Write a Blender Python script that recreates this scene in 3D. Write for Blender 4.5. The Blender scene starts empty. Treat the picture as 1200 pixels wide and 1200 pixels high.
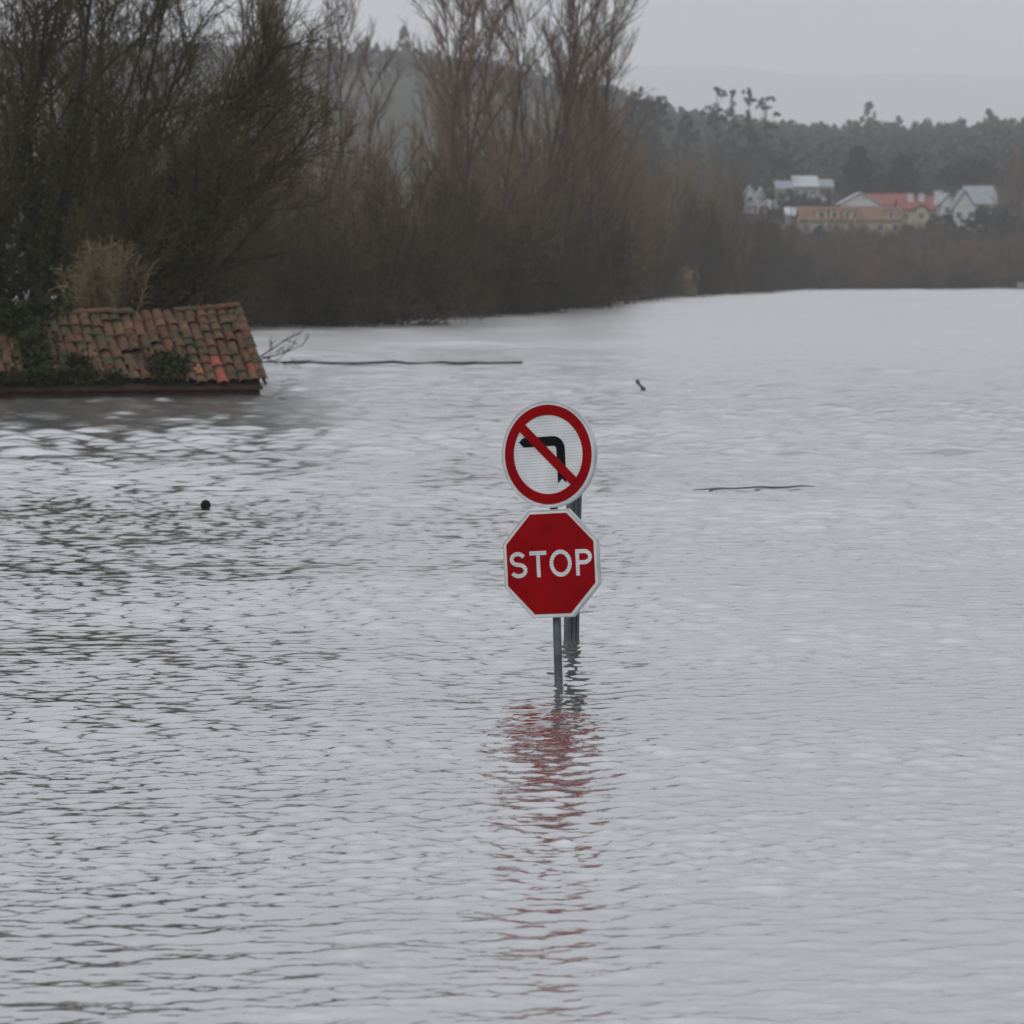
import bpy, math, random
import numpy as np
from mathutils import Vector, Matrix

R = math.radians
sc = bpy.context.scene
col = sc.collection

# ------------------------------------------------------------------ camera
CAM_H, F_PX, PITCH = 2.284, 4160.0, math.atan(278 / 4160.0)
cd = bpy.data.cameras.new('camera')
cd.sensor_width = 36.0
cd.lens = 36.0 * F_PX / 1200.0
cd.clip_start, cd.clip_end = 0.1, 20000
cd.dof.use_dof = True
cd.dof.focus_distance = 20.2
cd.dof.aperture_fstop = 6.0
cam = bpy.data.objects.new('camera', cd)
col.objects.link(cam)
cam.location = (0, 0, CAM_H)
cam.rotation_euler = (math.pi / 2 - PITCH, 0, 0)
sc.camera = cam

# ------------------------------------------------------------------ sky, sun, exposure
SUN_EL, SUN_AZ = R(50), R(205)          # azimuth from +Y towards +X
world = bpy.data.worlds.new('World')
sc.world = world
world.use_nodes = True
wn, wl = world.node_tree.nodes, world.node_tree.links
wn.clear()
sky = wn.new('ShaderNodeTexSky')
sky.sky_type = 'NISHITA'
sky.sun_disc = False
sky.sun_elevation = SUN_EL
sky.sun_rotation = SUN_AZ
sky.air_density, sky.dust_density, sky.ozone_density = 1.0, 3.0, 1.0
hs = wn.new('ShaderNodeHueSaturation')
hs.inputs['Saturation'].default_value = 0.05
wl.new(sky.outputs[0], hs.inputs['Color'])
# closed cloud deck over the clear sky: the standard overcast sky (brighter towards the zenith)
tcw = wn.new('ShaderNodeTexCoord')
sep = wn.new('ShaderNodeSeparateXYZ')
wl.new(tcw.outputs['Generated'], sep.inputs[0])
up = wn.new('ShaderNodeMath'); up.operation = 'MAXIMUM'; up.inputs[1].default_value = 0.0
wl.new(sep.outputs['Z'], up.inputs[0])
lum = wn.new('ShaderNodeMath'); lum.operation = 'MULTIPLY_ADD'
lum.inputs[1].default_value = 1.3
lum.inputs[2].default_value = 1.0
wl.new(up.outputs[0], lum.inputs[0])
deck = wn.new('ShaderNodeMix'); deck.data_type = 'RGBA'; deck.blend_type = 'MULTIPLY'
deck.inputs[0].default_value = 1.0
cloud = wn.new('ShaderNodeTexNoise')
cloud.inputs['Scale'].default_value = 7.0
cloud.inputs['Detail'].default_value = 5.0
cmap = wn.new('ShaderNodeMapping')
cmap.inputs['Scale'].default_value = (1.0, 1.0, 3.5)
wl.new(tcw.outputs['Generated'], cmap.inputs['Vector'])
wl.new(cmap.outputs[0], cloud.inputs['Vector'])
ccol = wn.new('ShaderNodeValToRGB')
ccol.color_ramp.elements[0].position = .3
ccol.color_ramp.elements[0].color = (3.66, 3.88, 4.34, 1)
ccol.color_ramp.elements[1].position = .72
ccol.color_ramp.elements[1].color = (4.20, 4.43, 4.88, 1)
wl.new(cloud.outputs[0], ccol.inputs[0])
wl.new(ccol.outputs[0], deck.inputs[6])
wl.new(lum.outputs[0], deck.inputs[7])
mixc = wn.new('ShaderNodeMix')
mixc.data_type = 'RGBA'
mixc.inputs[0].default_value = 0.9
wl.new(hs.outputs[0], mixc.inputs[6])
wl.new(deck.outputs[2], mixc.inputs[7])
bg = wn.new('ShaderNodeBackground')
bg.inputs['Strength'].default_value = 0.10
wl.new(mixc.outputs[2], bg.inputs['Color'])
wo = wn.new('ShaderNodeOutputWorld')
wl.new(bg.outputs[0], wo.inputs['Surface'])

sd = bpy.data.lights.new('sun', 'SUN')
sd.energy = 0.7
sd.angle = R(30)
sd.color = (1.0, 0.97, 0.93)
sun = bpy.data.objects.new('sun', sd)
col.objects.link(sun)
sun.location = (0, 0, 60)
sv = Vector((math.sin(SUN_AZ) * math.cos(SUN_EL), math.cos(SUN_AZ) * math.cos(SUN_EL), math.sin(SUN_EL)))
sun.rotation_euler = sv.to_track_quat('Z', 'Y').to_euler()

sc.view_settings.view_transform = 'Standard'
sc.view_settings.look = 'None'
sc.view_settings.exposure = 0.2
sc.view_settings.gamma = 1.0
sc.view_settings.use_curve_mapping = False
sc.render.engine = 'CYCLES'
sc.cycles.use_denoising = True
sc.cycles.max_bounces = 6
sc.cycles.diffuse_bounces = 3
sc.cycles.volume_bounces = 2
sc.cycles.caustics_reflective = False
sc.cycles.caustics_refractive = False

rng = np.random.default_rng(11)
random.seed(7)


# ------------------------------------------------------------------ helpers
def at(px, py, D):
    """World point at distance D (along +Y) on a line of sight measured in the photograph."""
    cp, sp = math.cos(PITCH), math.sin(PITCH)
    dx, u = px - 600.0, 600.0 - py
    d = Vector((dx, F_PX * cp + u * sp, -F_PX * sp + u * cp))
    return Vector((0, 0, CAM_H)) + d * (D / d.y)


def xz(px, D):
    return (px - 600.0) / F_PX * D


def mesh_np(name, V, F, mat=None, smooth=False):
    V = np.asarray(V, dtype=np.float32).reshape(-1, 3)
    F = np.asarray(F, dtype=np.int32)
    k = F.shape[1]
    me = bpy.data.meshes.new(name)
    me.vertices.add(len(V))
    me.vertices.foreach_set('co', V.ravel())
    me.loops.add(F.size)
    me.loops.foreach_set('vertex_index', F.ravel())
    me.polygons.add(len(F))
    me.polygons.foreach_set('loop_start', np.arange(0, F.size, k, dtype=np.int32))
    me.polygons.foreach_set('loop_total', np.full(len(F), k, dtype=np.int32))
    if smooth:
        me.polygons.foreach_set('use_smooth', np.ones(len(F), dtype=bool))
    me.update(calc_edges=True)
    me.validate()
    if mat:
        me.materials.append(mat)
    return me


class MB:
    """Collects vertices and faces of any size for one mesh."""
    def __init__(s):
        s.v, s.f = [], []

    def add(s, vs, fs):
        b = len(s.v)
        s.v += [tuple(p) for p in vs]
        s.f += [tuple(i + b for i in f) for f in fs]

    def box(s, x0, x1, y0, y1, z0, z1):
        s.add([(x0, y0, z0), (x1, y0, z0), (x1, y1, z0), (x0, y1, z0), (x0, y0, z1), (x1, y0, z1), (x1, y1, z1), (x0, y1, z1)],
              [(0, 3, 2, 1), (4, 5, 6, 7), (0, 1, 5, 4), (1, 2, 6, 5), (2, 3, 7, 6), (3, 0, 4, 7)])

    def prism(s, poly, y0, y1):
        """Polygon in the XZ plane (counter-clockwise seen from -Y) pushed from y0 (front) to y1 (back)."""
        n = len(poly)
        s.add([(x, y0, z) for x, z in poly] + [(x, y1, z) for x, z in poly],
              [tuple(range(n)), tuple(range(2 * n - 1, n - 1, -1))] + [(i, i + n, (i + 1) % n + n, (i + 1) % n) for i in range(n)])

    def ring(s, outer, inner, y0, y1):
        n = len(outer)
        vs = [(x, y0, z) for x, z in outer] + [(x, y0, z) for x, z in inner] + [(x, y1, z) for x, z in outer] + [(x, y1, z) for x, z in inner]
        fs = []
        for i in range(n):
            j = (i + 1) % n
            fs += [(i, j, j + n, i + n), (i + 2 * n, i + 3 * n, j + 3 * n, j + 2 * n), (i, i + 2 * n, j + 2 * n, j), (i + n, j + n, j + 3 * n, i + 3 * n)]
        s.add(vs, fs)

    def ribbon(s, path, w, y0, y1, closed=False):
        n = len(path)
        L, Rr = [], []
        for i in range(n):
            a = path[(i - 1) % n] if closed or i > 0 else path[i]
            b = path[(i + 1) % n] if closed or i < n - 1 else path[i]
            tx, tz = b[0] - a[0], b[1] - a[1]
            l = math.hypot(tx, tz) or 1
            nx, nz = -tz / l * w / 2, tx / l * w / 2
            L.append((path[i][0] + nx, path[i][1] + nz))
            Rr.append((path[i][0] - nx, path[i][1] - nz))
        if closed:
            s.ring(L, Rr, y0, y1)
        else:
            vs = [(x, y0, z) for x, z in L] + [(x, y0, z) for x, z in Rr] + [(x, y1, z) for x, z in L] + [(x, y1, z) for x, z in Rr]
            fs = []
            for i in range(n - 1):
                j = i + 1
                fs += [(i, i + n, j + n, j), (i + 2 * n, j + 2 * n, j + 3 * n, i + 3 * n), (i, j, j + 2 * n, i + 2 * n), (i + n, i + 3 * n, j + 3 * n, j + n)]
            fs += [(0, 2 * n, 3 * n, n), (n - 1, 2 * n - 1, 4 * n - 1, 3 * n - 1)]
            s.add(vs, fs)

    def tube(s, pts, rad, n=10, cap=True):
        pts = [Vector(p) for p in pts]
        base = len(s.v)
        for i, p in enumerate(pts):
            d = (pts[min(i + 1, len(pts) - 1)] - pts[max(i - 1, 0)]).normalized()
            a = d.cross(Vector((0.31, 0.95, 0.05)) if abs(d.y) < 0.9 else Vector((1, 0, 0))).normalized()
            b = d.cross(a)
            r = rad[i] if isinstance(rad, (list, tuple)) else rad
            for k in range(n):
                t = 2 * math.pi * k / n
                q = p + (a * math.cos(t) + b * math.sin(t)) * r
                s.v.append(tuple(q))
        for i in range(len(pts) - 1):
            for k in range(n):
                k2 = (k + 1) % n
                s.f.append((base + i * n + k, base + i * n + k2, base + (i + 1) * n + k2, base + (i + 1) * n + k))
        if cap:
            s.f.append(tuple(base + k for k in range(n - 1, -1, -1)))
            s.f.append(tuple(base + (len(pts) - 1) * n + k for k in range(n)))

    def mesh(s, name, mat=None, smooth=False):
        me = bpy.data.meshes.new(name)
        me.from_pydata(s.v, [], s.f)
        if smooth:
            me.polygons.foreach_set('use_smooth', np.ones(len(me.polygons), dtype=bool))
        me.update()
        if mat:
            me.materials.append(mat)
        return me


def tag(o, label=None, cat=None, group=None, kind=None):
    if label: o['label'] = label
    if cat: o['category'] = cat
    if group: o['group'] = group
    if kind: o['kind'] = kind
    return o


def obj(name, me, parent=None, loc=(0, 0, 0), rot=(0, 0, 0), scale=(1, 1, 1)):
    o = bpy.data.objects.new(name, me)
    col.objects.link(o)
    o.parent = parent
    o.location, o.rotation_euler, o.scale = loc, rot, scale
    return o


def empty(name, loc=(0, 0, 0), rot=(0, 0, 0)):
    o = obj(name, None, None, loc, rot)
    o.empty_display_size = 0.2
    return o


def copy_tree(o, parent=None):
    c = o.copy()
    col.objects.link(c)
    c.parent = parent
    for ch in list(o.children):
        copy_tree(ch, c)
    return c


# ------------------------------------------------------------------ materials
def material(name, color, rough=0.8, metallic=0.0, spec=0.5, var=0.0, scale=8.0, col2=None, objvar=None, bump=0.0, bscale=30.0):
    """Principled surface with procedural colour variation; objvar = list of colours picked at random per object."""
    m = bpy.data.materials.new(name)
    m.use_nodes = True
    n, l = m.node_tree.nodes, m.node_tree.links
    b = n['Principled BSDF']
    b.inputs['Roughness'].default_value = rough
    b.inputs['Metallic'].default_value = metallic
    b.inputs['Specular IOR Level'].default_value = spec
    src = None
    if objvar:
        oi = n.new('ShaderNodeObjectInfo')
        cr = n.new('ShaderNodeValToRGB')
        cr.color_ramp.interpolation = 'LINEAR'
        e = cr.color_ramp.elements
        while len(e) < len(objvar):
            e.new(0.5)
        for i, c in enumerate(objvar):
            e[i].position = i / (len(objvar) - 1)
            e[i].color = (*c, 1)
        l.new(oi.outputs['Random'], cr.inputs[0])
        src = cr.outputs[0]
    tc = n.new('ShaderNodeTexCoord')
    if var or col2:
        nz = n.new('ShaderNodeTexNoise')
        nz.inputs['Scale'].default_value = scale
        nz.inputs['Detail'].default_value = 6
        l.new(tc.outputs['Object'], nz.inputs['Vector'])
        cr2 = n.new('ShaderNodeValToRGB')
        cr2.color_ramp.elements[0].position = 0.35
        cr2.color_ramp.elements[1].position = 0.68
        l.new(nz.outputs[0], cr2.inputs[0])
        mx = n.new('ShaderNodeMix')
        mx.data_type = 'RGBA'
        if col2:
            l.new(cr2.outputs[0], mx.inputs[0])
            if src: l.new(src, mx.inputs[6])
            else: mx.inputs[6].default_value = (*color, 1)
            mx.inputs[7].default_value = (*col2, 1)
        else:
            mx.blend_type = 'MULTIPLY'
            mx.inputs[0].default_value = 1.0
            if src: l.new(src, mx.inputs[6])
            else: mx.inputs[6].default_value = (*color, 1)
            cr2.color_ramp.elements[0].color = (1 - var, 1 - var, 1 - var, 1)
            cr2.color_ramp.elements[1].color = (1 + var, 1 + var, 1 + var, 1)
            l.new(cr2.outputs[0], mx.inputs[7])
        src = mx.outputs[2]
    if src: l.new(src, b.inputs['Base Color'])
    else: b.inputs['Base Color'].default_value = (*color, 1)
    if bump:
        nb = n.new('ShaderNodeTexNoise')
        nb.inputs['Scale'].default_value = bscale
        nb.inputs['Detail'].default_value = 5
        l.new(tc.outputs['Object'], nb.inputs['Vector'])
        bp = n.new('ShaderNodeBump')
        bp.inputs['Strength'].default_value = bump
        bp.inputs['Distance'].default_value = 0.02
        l.new(nb.outputs[0], bp.inputs['Height'])
        l.new(bp.outputs[0], b.inputs['Normal'])
    return m


M = {}
M['bark'] = material('bark', (.045, .036, .027), 0.95, spec=.2, var=.35, scale=3)
M['bark_dark'] = material('bark_dark', (.03, .026, .018), 0.95, spec=.2, var=.4, scale=3)
M['bark_pop'] = material('bark_pop', (.075, .056, .042), 0.95, spec=.2, var=.3, scale=3)
M['twig_mid'] = material('twig_mid', (0, 0, 0), 0.95, spec=.2, var=.3, scale=.5, objvar=[(.165, .108, .058), (.13, .096, .044), (.18, .116, .066)])
M['twig_brown'] = material('twig_brown', (0, 0, 0), 0.95, spec=.2, var=.3, scale=.6,
                           objvar=[(.045, .037, .013), (.068, .046, .02), (.05, .042, .014), (.08, .053, .025), (.043, .038, .014)])
M['twig_poplar'] = material('twig_poplar', (0, 0, 0), 0.95, spec=.2, var=.25, scale=.5,
                            objvar=[(.19, .124, .08), (.16, .108, .066), (.205, .136, .085)])
M['twig_olive'] = material('twig_olive', (.062, .05, .019), 0.95, spec=.2, var=.4, scale=.8)
M['twig_far'] = material('twig_far', (0, 0, 0), 0.95, spec=.2, var=.3, scale=.4,
                         objvar=[(.135, .082, .04), (.08, .068, .03), (.15, .088, .05), (.07, .06, .034), (.12, .08, .036)])
M['twig_rust'] = material('twig_rust', (.15, .075, .03), 0.95, spec=.2, var=.3, scale=.6)
M['ivy'] = material('ivy', (.026, .034, .011), 0.85, spec=.12, var=.4, scale=1.5)
M['bud'] = material('bud', (.062, .051, .02), 0.9, spec=.2, var=.3, scale=1.0)
M['dry'] = material('dry', (.22, .17, .10), 0.95, spec=.2, var=.3, scale=4)
M['conifer'] = material('conifer', (.014, .021, .015), 0.9, spec=.2, var=.3, scale=.5)
M['pine'] = material('pine', (.02, .027, .014), 0.9, spec=.2, var=.3, scale=.4)
M['eucalypt'] = material('eucalypt', (.045, .055, .04), 0.9, spec=.2, var=.3, scale=.3)
M['forest'] = material('forest', (.05, .056, .04), 0.95, spec=.1, var=.35, scale=.05, col2=(.075, .066, .046))
M['soil'] = material('soil', (.055, .046, .03), 1.0, spec=.1, col2=(.04, .042, .02), scale=.3)
M['hill'] = material('hill', (.04, .044, .028), 1.0, spec=.1, col2=(.06, .052, .034), scale=.02)
M['farhill'] = material('farhill', (.04, .05, .04), 1.0, spec=.1, var=.2, scale=.004)


# ------------------------------------------------------------------ water
def water_material():
    m = bpy.data.materials.new('flood_water')
    m.use_nodes = True
    n, l = m.node_tree.nodes, m.node_tree.links
    b = n['Principled BSDF']
    b.inputs['Base Color'].default_value = (.11, .106, .094, 1)
    b.inputs['Roughness'].default_value = 0.03
    b.inputs['IOR'].default_value = 2.1
    tc = n.new('ShaderNodeTexCoord')
    def noise(sx, sy, scale, detail):
        mp = n.new('ShaderNodeMapping')
        mp.inputs['Scale'].default_value = (sx, sy, 1)
        l.new(tc.outputs['Object'], mp.inputs['Vector'])
        z = n.new('ShaderNodeTexNoise')
        z.inputs['Scale'].default_value = scale
        z.inputs['Detail'].default_value = detail
        l.new(mp.outputs[0], z.inputs['Vector'])
        return z
    fine = noise(1, 1.4, 20, 2)
    b1 = n.new('ShaderNodeBump')
    b1.inputs['Strength'].default_value = 1.0
    b1.inputs['Distance'].default_value = 0.002
    l.new(fine.outputs[0], b1.inputs['Height'])
    # to the sides and close in, where the sheet is coarse, the same ripples as surface relief
    sp0 = n.new('ShaderNodeSeparateXYZ')
    l.new(tc.outputs['Object'], sp0.inputs[0])
    def math_node(op, a, c):
        q = n.new('ShaderNodeMath')
        q.operation = op
        for i_, v_ in enumerate((a, c)):
            if v_ is None: continue
            if isinstance(v_, (int, float)): q.inputs[i_].default_value = v_
            else: l.new(v_, q.inputs[i_])
        return q.outputs[0]
    ratio = math_node('DIVIDE', math_node('ABSOLUTE', sp0.outputs['X'], None), sp0.outputs['Y'])
    wide = math_node('GREATER_THAN', ratio, .297)
    close = math_node('LESS_THAN', sp0.outputs['Y'], 9.7)
    mask = math_node('MAXIMUM', wide, close)
    rip = noise(.8, 1.3, 6.5, 3)
    b3 = n.new('ShaderNodeBump')
    b3.inputs['Distance'].default_value = 0.012
    l.new(mask, b3.inputs['Strength'])
    l.new(rip.outputs[0], b3.inputs['Height'])
    l.new(b1.outputs[0], b3.inputs['Normal'])
    b1 = b3
    l.new(b1.outputs[0], b.inputs['Normal'])
    # wind-roughened open water: ripples too small to model as shape, by place in the valley
    sp = n.new('ShaderNodeSeparateXYZ')
    l.new(tc.outputs['Object'], sp.inputs[0])
    rc = n.new('ShaderNodeFloatCurve')
    mr = n.new('ShaderNodeMapRange')
    mr.inputs['From Min'].default_value = 0.0
    mr.inputs['From Max'].default_value = 120.0
    l.new(sp.outputs['Y'], mr.inputs['Value'])
    l.new(mr.outputs[0], rc.inputs['Value'])
    cu = rc.mapping.curves[0]
    cu.points[0].location = (0.0, 0.03)
    cu.points[1].location = (1.0, 0.30)
    for q in ((.17, .035), (.30, .09), (.50, .18), (.8, .25)):
        cu.points.new(*q)
    rc.mapping.update()
    l.new(rc.outputs[0], b.inputs['Roughness'])
    gl = n.new('ShaderNodeBsdfGlossy')         # extra mirror share added to brighten the water beyond its own reflection
    gl.inputs['Color'].default_value = (.98, .975, .955, 1)
    l.new(rc.outputs[0], gl.inputs['Roughness'])
    l.new(b1.outputs[0], gl.inputs['Normal'])
    ms = n.new('ShaderNodeMixShader')
    ms.inputs[0].default_value = 0.52
    l.new(b.outputs[0], ms.inputs[1])
    l.new(gl.outputs[0], ms.inputs[2])
    l.new(ms.outputs[0], n['Material Output'].inputs['Surface'])
    return m


def smooth01(t):
    t = np.clip(t, 0, 1)
    return t * t * (3 - 2 * t)


def build_water():
    D = np.concatenate([np.linspace(0.6, 9.6, 30), np.exp(np.linspace(math.log(9.8), math.log(45), 1120)), np.exp(np.linspace(math.log(45.2), math.log(115), 400)),
                        np.exp(np.linspace(math.log(115.3), math.log(560), 400)), np.exp(np.linspace(math.log(570), math.log(9000), 20))])
    inner = np.tan(np.radians(np.concatenate([np.linspace(-16.5, -9.3, 48)[:-1], np.linspace(-9.3, 9.3, 276), np.linspace(9.3, 16.5, 48)[1:]])))
    side = np.tan(np.linspace(R(17.2), R(75), 18))
    T = np.concatenate([-side[::-1], inner, side])
    Y, TT = np.meshgrid(D, T, indexing='ij')
    X = Y * TT
    dy = np.maximum(np.gradient(D)[:, None], 1e-3)
    g = np.random.default_rng(5)

    def patch(seed, lam):                      # gusts and slicks: slow noise from a few long waves
        q = np.random.default_rng(seed)
        s = np.zeros_like(X)
        for _ in range(7):
            a = q.uniform(0, 2 * math.pi)
            k = 2 * math.pi / (lam * q.uniform(.6, 1.8))
            s += np.sin(k * (X * math.cos(a) * .5 + Y * math.sin(a)) + q.uniform(0, 6.28))
        return np.tanh(s / 7 ** .5)
    patches = [1 + .55 * patch(1, 2.6), 1 + .55 * patch(2, 4.0), 1 + .5 * patch(3, 6.0), 1 + .4 * patch(4, 9.0)]
    # slope carried by each octave of wavelength; where the mesh gets too coarse the next longer octave takes it over
    lams = [.06 * 2 ** j for j in range(8)]
    slopes = [.125, .085, .030, .009, .005, .004, .003, .002]
    Z, CX, CY = np.zeros_like(X), np.zeros_like(X), np.zeros_like(X)
    carry = np.zeros_like(D)[:, None]
    for j, (lam0, sl) in enumerate(zip(lams, slopes)):
        w = smooth01((lam0 * 1.4 / dy - 2.6) / 2.0)
        var = sl ** 2 + carry
        use = var * w
        carry = var - use
        acc, ax, ay = np.zeros_like(X), np.zeros_like(X), np.zeros_like(X)
        cnt = 16
        for _ in range(cnt):
            lam = lam0 * 2 ** g.uniform(0, 1)
            k = 2 * math.pi / lam
            a = math.pi / 2 + 0.10 + g.normal(0, .58 if j < 2 else .45)
            ph = k * (X * math.cos(a) + Y * math.sin(a)) + g.uniform(0, 6.283)
            amp = (2 / cnt) ** .5 / k
            acc += amp * np.cos(ph)
            sn = amp * np.sin(ph)
            ax -= math.cos(a) * sn
            ay -= math.sin(a) * sn
        e = np.sqrt(use) * patches[min(j, 3)] * (1 + .25 * smooth01((Y - 22) / 22)) * (1 - .62 * smooth01((Y - 42) / 70))     # more wind on the open water
        if j < 2:                              # a calmer band close to the viewer keeps only the longer ripples
            e = e * (.6 + .4 * smooth01((Y - 11) / 4.0))
        Z += acc * e
        CX += ax * e
        CY += ay * e
    near = (np.abs(TT) < math.tan(R(16.8)))
    fade = np.where(near, 1.0, 0.0) * smooth01((565 - Y) / 20) * smooth01((Y - 5) / 5)
    Z *= fade
    X = X + CX * fade * 1.1
    Y = Y + CY * fade * 1.1                    # crests sharpened, troughs widened
    nr, nc = X.shape
    idx = np.arange(nr * nc).reshape(nr, nc)
    F = np.stack([idx[:-1, :-1], idx[:-1, 1:], idx[1:, 1:], idx[1:, :-1]], -1).reshape(-1, 4)
    V = np.stack([X, Y, Z], -1)
    me = mesh_np('flood_water', V, F, water_material(), True)
    tag(obj('water', me), 'grey rippled flood water covering the whole valley floor', kind='structure')


build_water()

# ------------------------------------------------------------------ land
SHORE = [(-500, 90), (0, 112), (200, 130), (310, 146), (400, 155), (460, 163), (540, 181), (640, 218), (710, 252), (740, 300), (800, 354), (850, 398), (910, 470), (960, 532), (1200, 534), (1700, 545)]


def shore_D(px):
    return float(np.interp(px, [p for p, _ in SHORE], [d for _, d in SHORE]))


def build_bank():
    pxs = np.linspace(-500, 1700, 120)
    offs = [-3, 0, 3, 8, 16, 30, 60]
    hts = [-1.2, -1.0, -.7, -.35, .1, .6, .9]
    V, nr = [], len(offs)
    for p in pxs:
        d = shore_D(p)
        for o, h in zip(offs, hts):
            dd = d + o * (1 + d / 400)
            V.append((xz(p, dd), dd, h + random.uniform(-.06, .06)))
    idx = np.arange(len(V)).reshape(len(pxs), nr)
    F = np.stack([idx[:-1, :-1], idx[1:, :-1], idx[1:, 1:], idx[:-1, 1:]], -1).reshape(-1, 4)
    tag(obj('riverbank', mesh_np('riverbank', V, F, M['soil'], True)), 'low muddy bank under the waterside thickets', kind='structure')


build_bank()

RIDGE_D = 1450.0
RPX = [-600, 200, 470, 600, 740, 800, 860, 950, 1080, 1250, 1800]
RTOP = [52, 52, 58, 80, 112, 130, 142, 148, 146, 142, 138]


def ridge_h(px):
    return (322 - np.interp(px, RPX, RTOP)) / (F_PX / RIDGE_D) + CAM_H - 9.5


def ground(x, y):
    px = 600 + F_PX * x / y
    s = (y - 555) / (RIDGE_D - 555)
    h = ridge_h(px)
    return np.where(s < 0, .6 + s * 4, np.where(s <= 1, .6 + h * np.maximum(s, 0) ** .92, .6 + h * (1 - .35 * (s - 1))))


def build_hill():
    ys = np.linspace(540, 2000, 100)
    pxs = np.linspace(-600, 1800, 110)
    V = []
    for y in ys:
        for p in pxs:
            x = xz(p, y)
            V.append((x, y, float(ground(x, y)) + random.uniform(-.3, .3)))
    idx = np.arange(len(V)).reshape(len(ys), len(pxs))
    F = np.stack([idx[:-1, :-1], idx[:-1, 1:], idx[1:, 1:], idx[1:, :-1]], -1).reshape(-1, 4)
    tag(obj('hillside', mesh_np('hillside', V, F, M['hill'], True)), 'wooded slope rising behind the village', kind='structure')
    # far range, almost lost in the haze
    V = []
    ys = np.linspace(8800, 11000, 14)
    xs = np.linspace(-3900, 3900, 160)
    for y in ys:
        t = math.sin(math.pi * (y - 8800) / 4400)
        for x in xs:
            px = 600 + F_PX * x / 11000
            top = (322 - np.interp(px, [-800, 400, 700, 950, 1150, 1300, 2000], [70, 74, 80, 88, 84, 86, 74])) / (F_PX / 11000) + 2
            top += 11 * math.sin(x / 280) + 7 * math.sin(x / 91 + 1)
            V.append((x, y, -3 + top * t))
    idx = np.arange(len(V)).reshape(len(ys), len(xs))
    F = np.stack([idx[:-1, :-1], idx[:-1, 1:], idx[1:, 1:], idx[1:, :-1]], -1).reshape(-1, 4)
    tag(obj('distant_hills', mesh_np('distant_hills', V, F, M['farhill'], True)), 'pale far hills almost lost in the haze', kind='structure')


build_hill()


# ------------------------------------------------------------------ plant builders
class Segs:
    def __init__(s):
        s.a = []

    def add(s, p0, p1, r0, r1):
        s.a.append((p0[0], p0[1], p0[2], p1[0], p1[1], p1[2], r0, r1))

    def arrays(s, sides=3):
        A = np.array(s.a, dtype=np.float64)
        P0, P1, r0, r1 = A[:, :3], A[:, 3:6], A[:, 6], A[:, 7]
        d = P1 - P0
        d /= np.linalg.norm(d, axis=1)[:, None] + 1e-9
        ref = np.where(np.abs(d[:, 2:3]) < .9, np.array([[0, 0, 1.]]), np.array([[1., 0, 0]]))
        u = np.cross(d, ref)
        u /= np.linalg.norm(u, axis=1)[:, None] + 1e-9
        v = np.cross(d, u)
        vs = []
        for P, r in ((P0, r0), (P1, r1)):
            for k in range(sides):
                t = 2 * math.pi * k / sides
                vs.append(P + (u * math.cos(t) + v * math.sin(t)) * r[:, None])
        V = np.stack(vs, 1)
        base = (np.arange(len(A)) * 2 * sides)[:, None]
        F = np.concatenate([(base + np.array([[k, (k + 1) % sides, (k + 1) % sides + sides, k + sides]])) for k in range(sides)], 0)
        return V.reshape(-1, 3), F

    def mesh(s, name, mat, sides=3, leaves=None, leafmat=None):
        V, F = s.arrays(sides)
        ns = len(F)
        if leaves is not None:
            V2, F2 = leaves
            F = np.concatenate([F, F2 + len(V)])
            V = np.concatenate([V, V2])
        me = mesh_np(name, V, F, mat)
        if leaves is not None and leafmat:
            me.materials.append(leafmat)
            mi = np.zeros(len(F), dtype=np.int32)
            mi[ns:] = 1
            me.polygons.foreach_set('material_index', mi)
        return me


def leaf_quads(C, size, seed=0, flat=0.0, aspect=.6):
    """Small leaf-shaped diamonds at the points C."""
    g = np.random.default_rng(seed)
    C = np.asarray(C, dtype=np.float64)
    n = len(C)
    a = g.normal(size=(n, 3))
    a[:, 2] *= (1 - flat)
    a /= np.linalg.norm(a, axis=1)[:, None]
    b = np.cross(a, g.normal(size=(n, 3)))
    b /= np.linalg.norm(b, axis=1)[:, None] + 1e-9
    s = (size * g.uniform(.6, 1.4, n))[:, None]
    V = np.stack([C - a * s, C - b * s * aspect, C + a * s, C + b * s * aspect], 1).reshape(-1, 3)
    F = np.arange(4 * n).reshape(n, 4)
    return V, F


def rand_perp(d):
    v = Vector((random.gauss(0, 1), random.gauss(0, 1), random.gauss(0, 1)))
    return (v - d * v.dot(d)).normalized()


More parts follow.
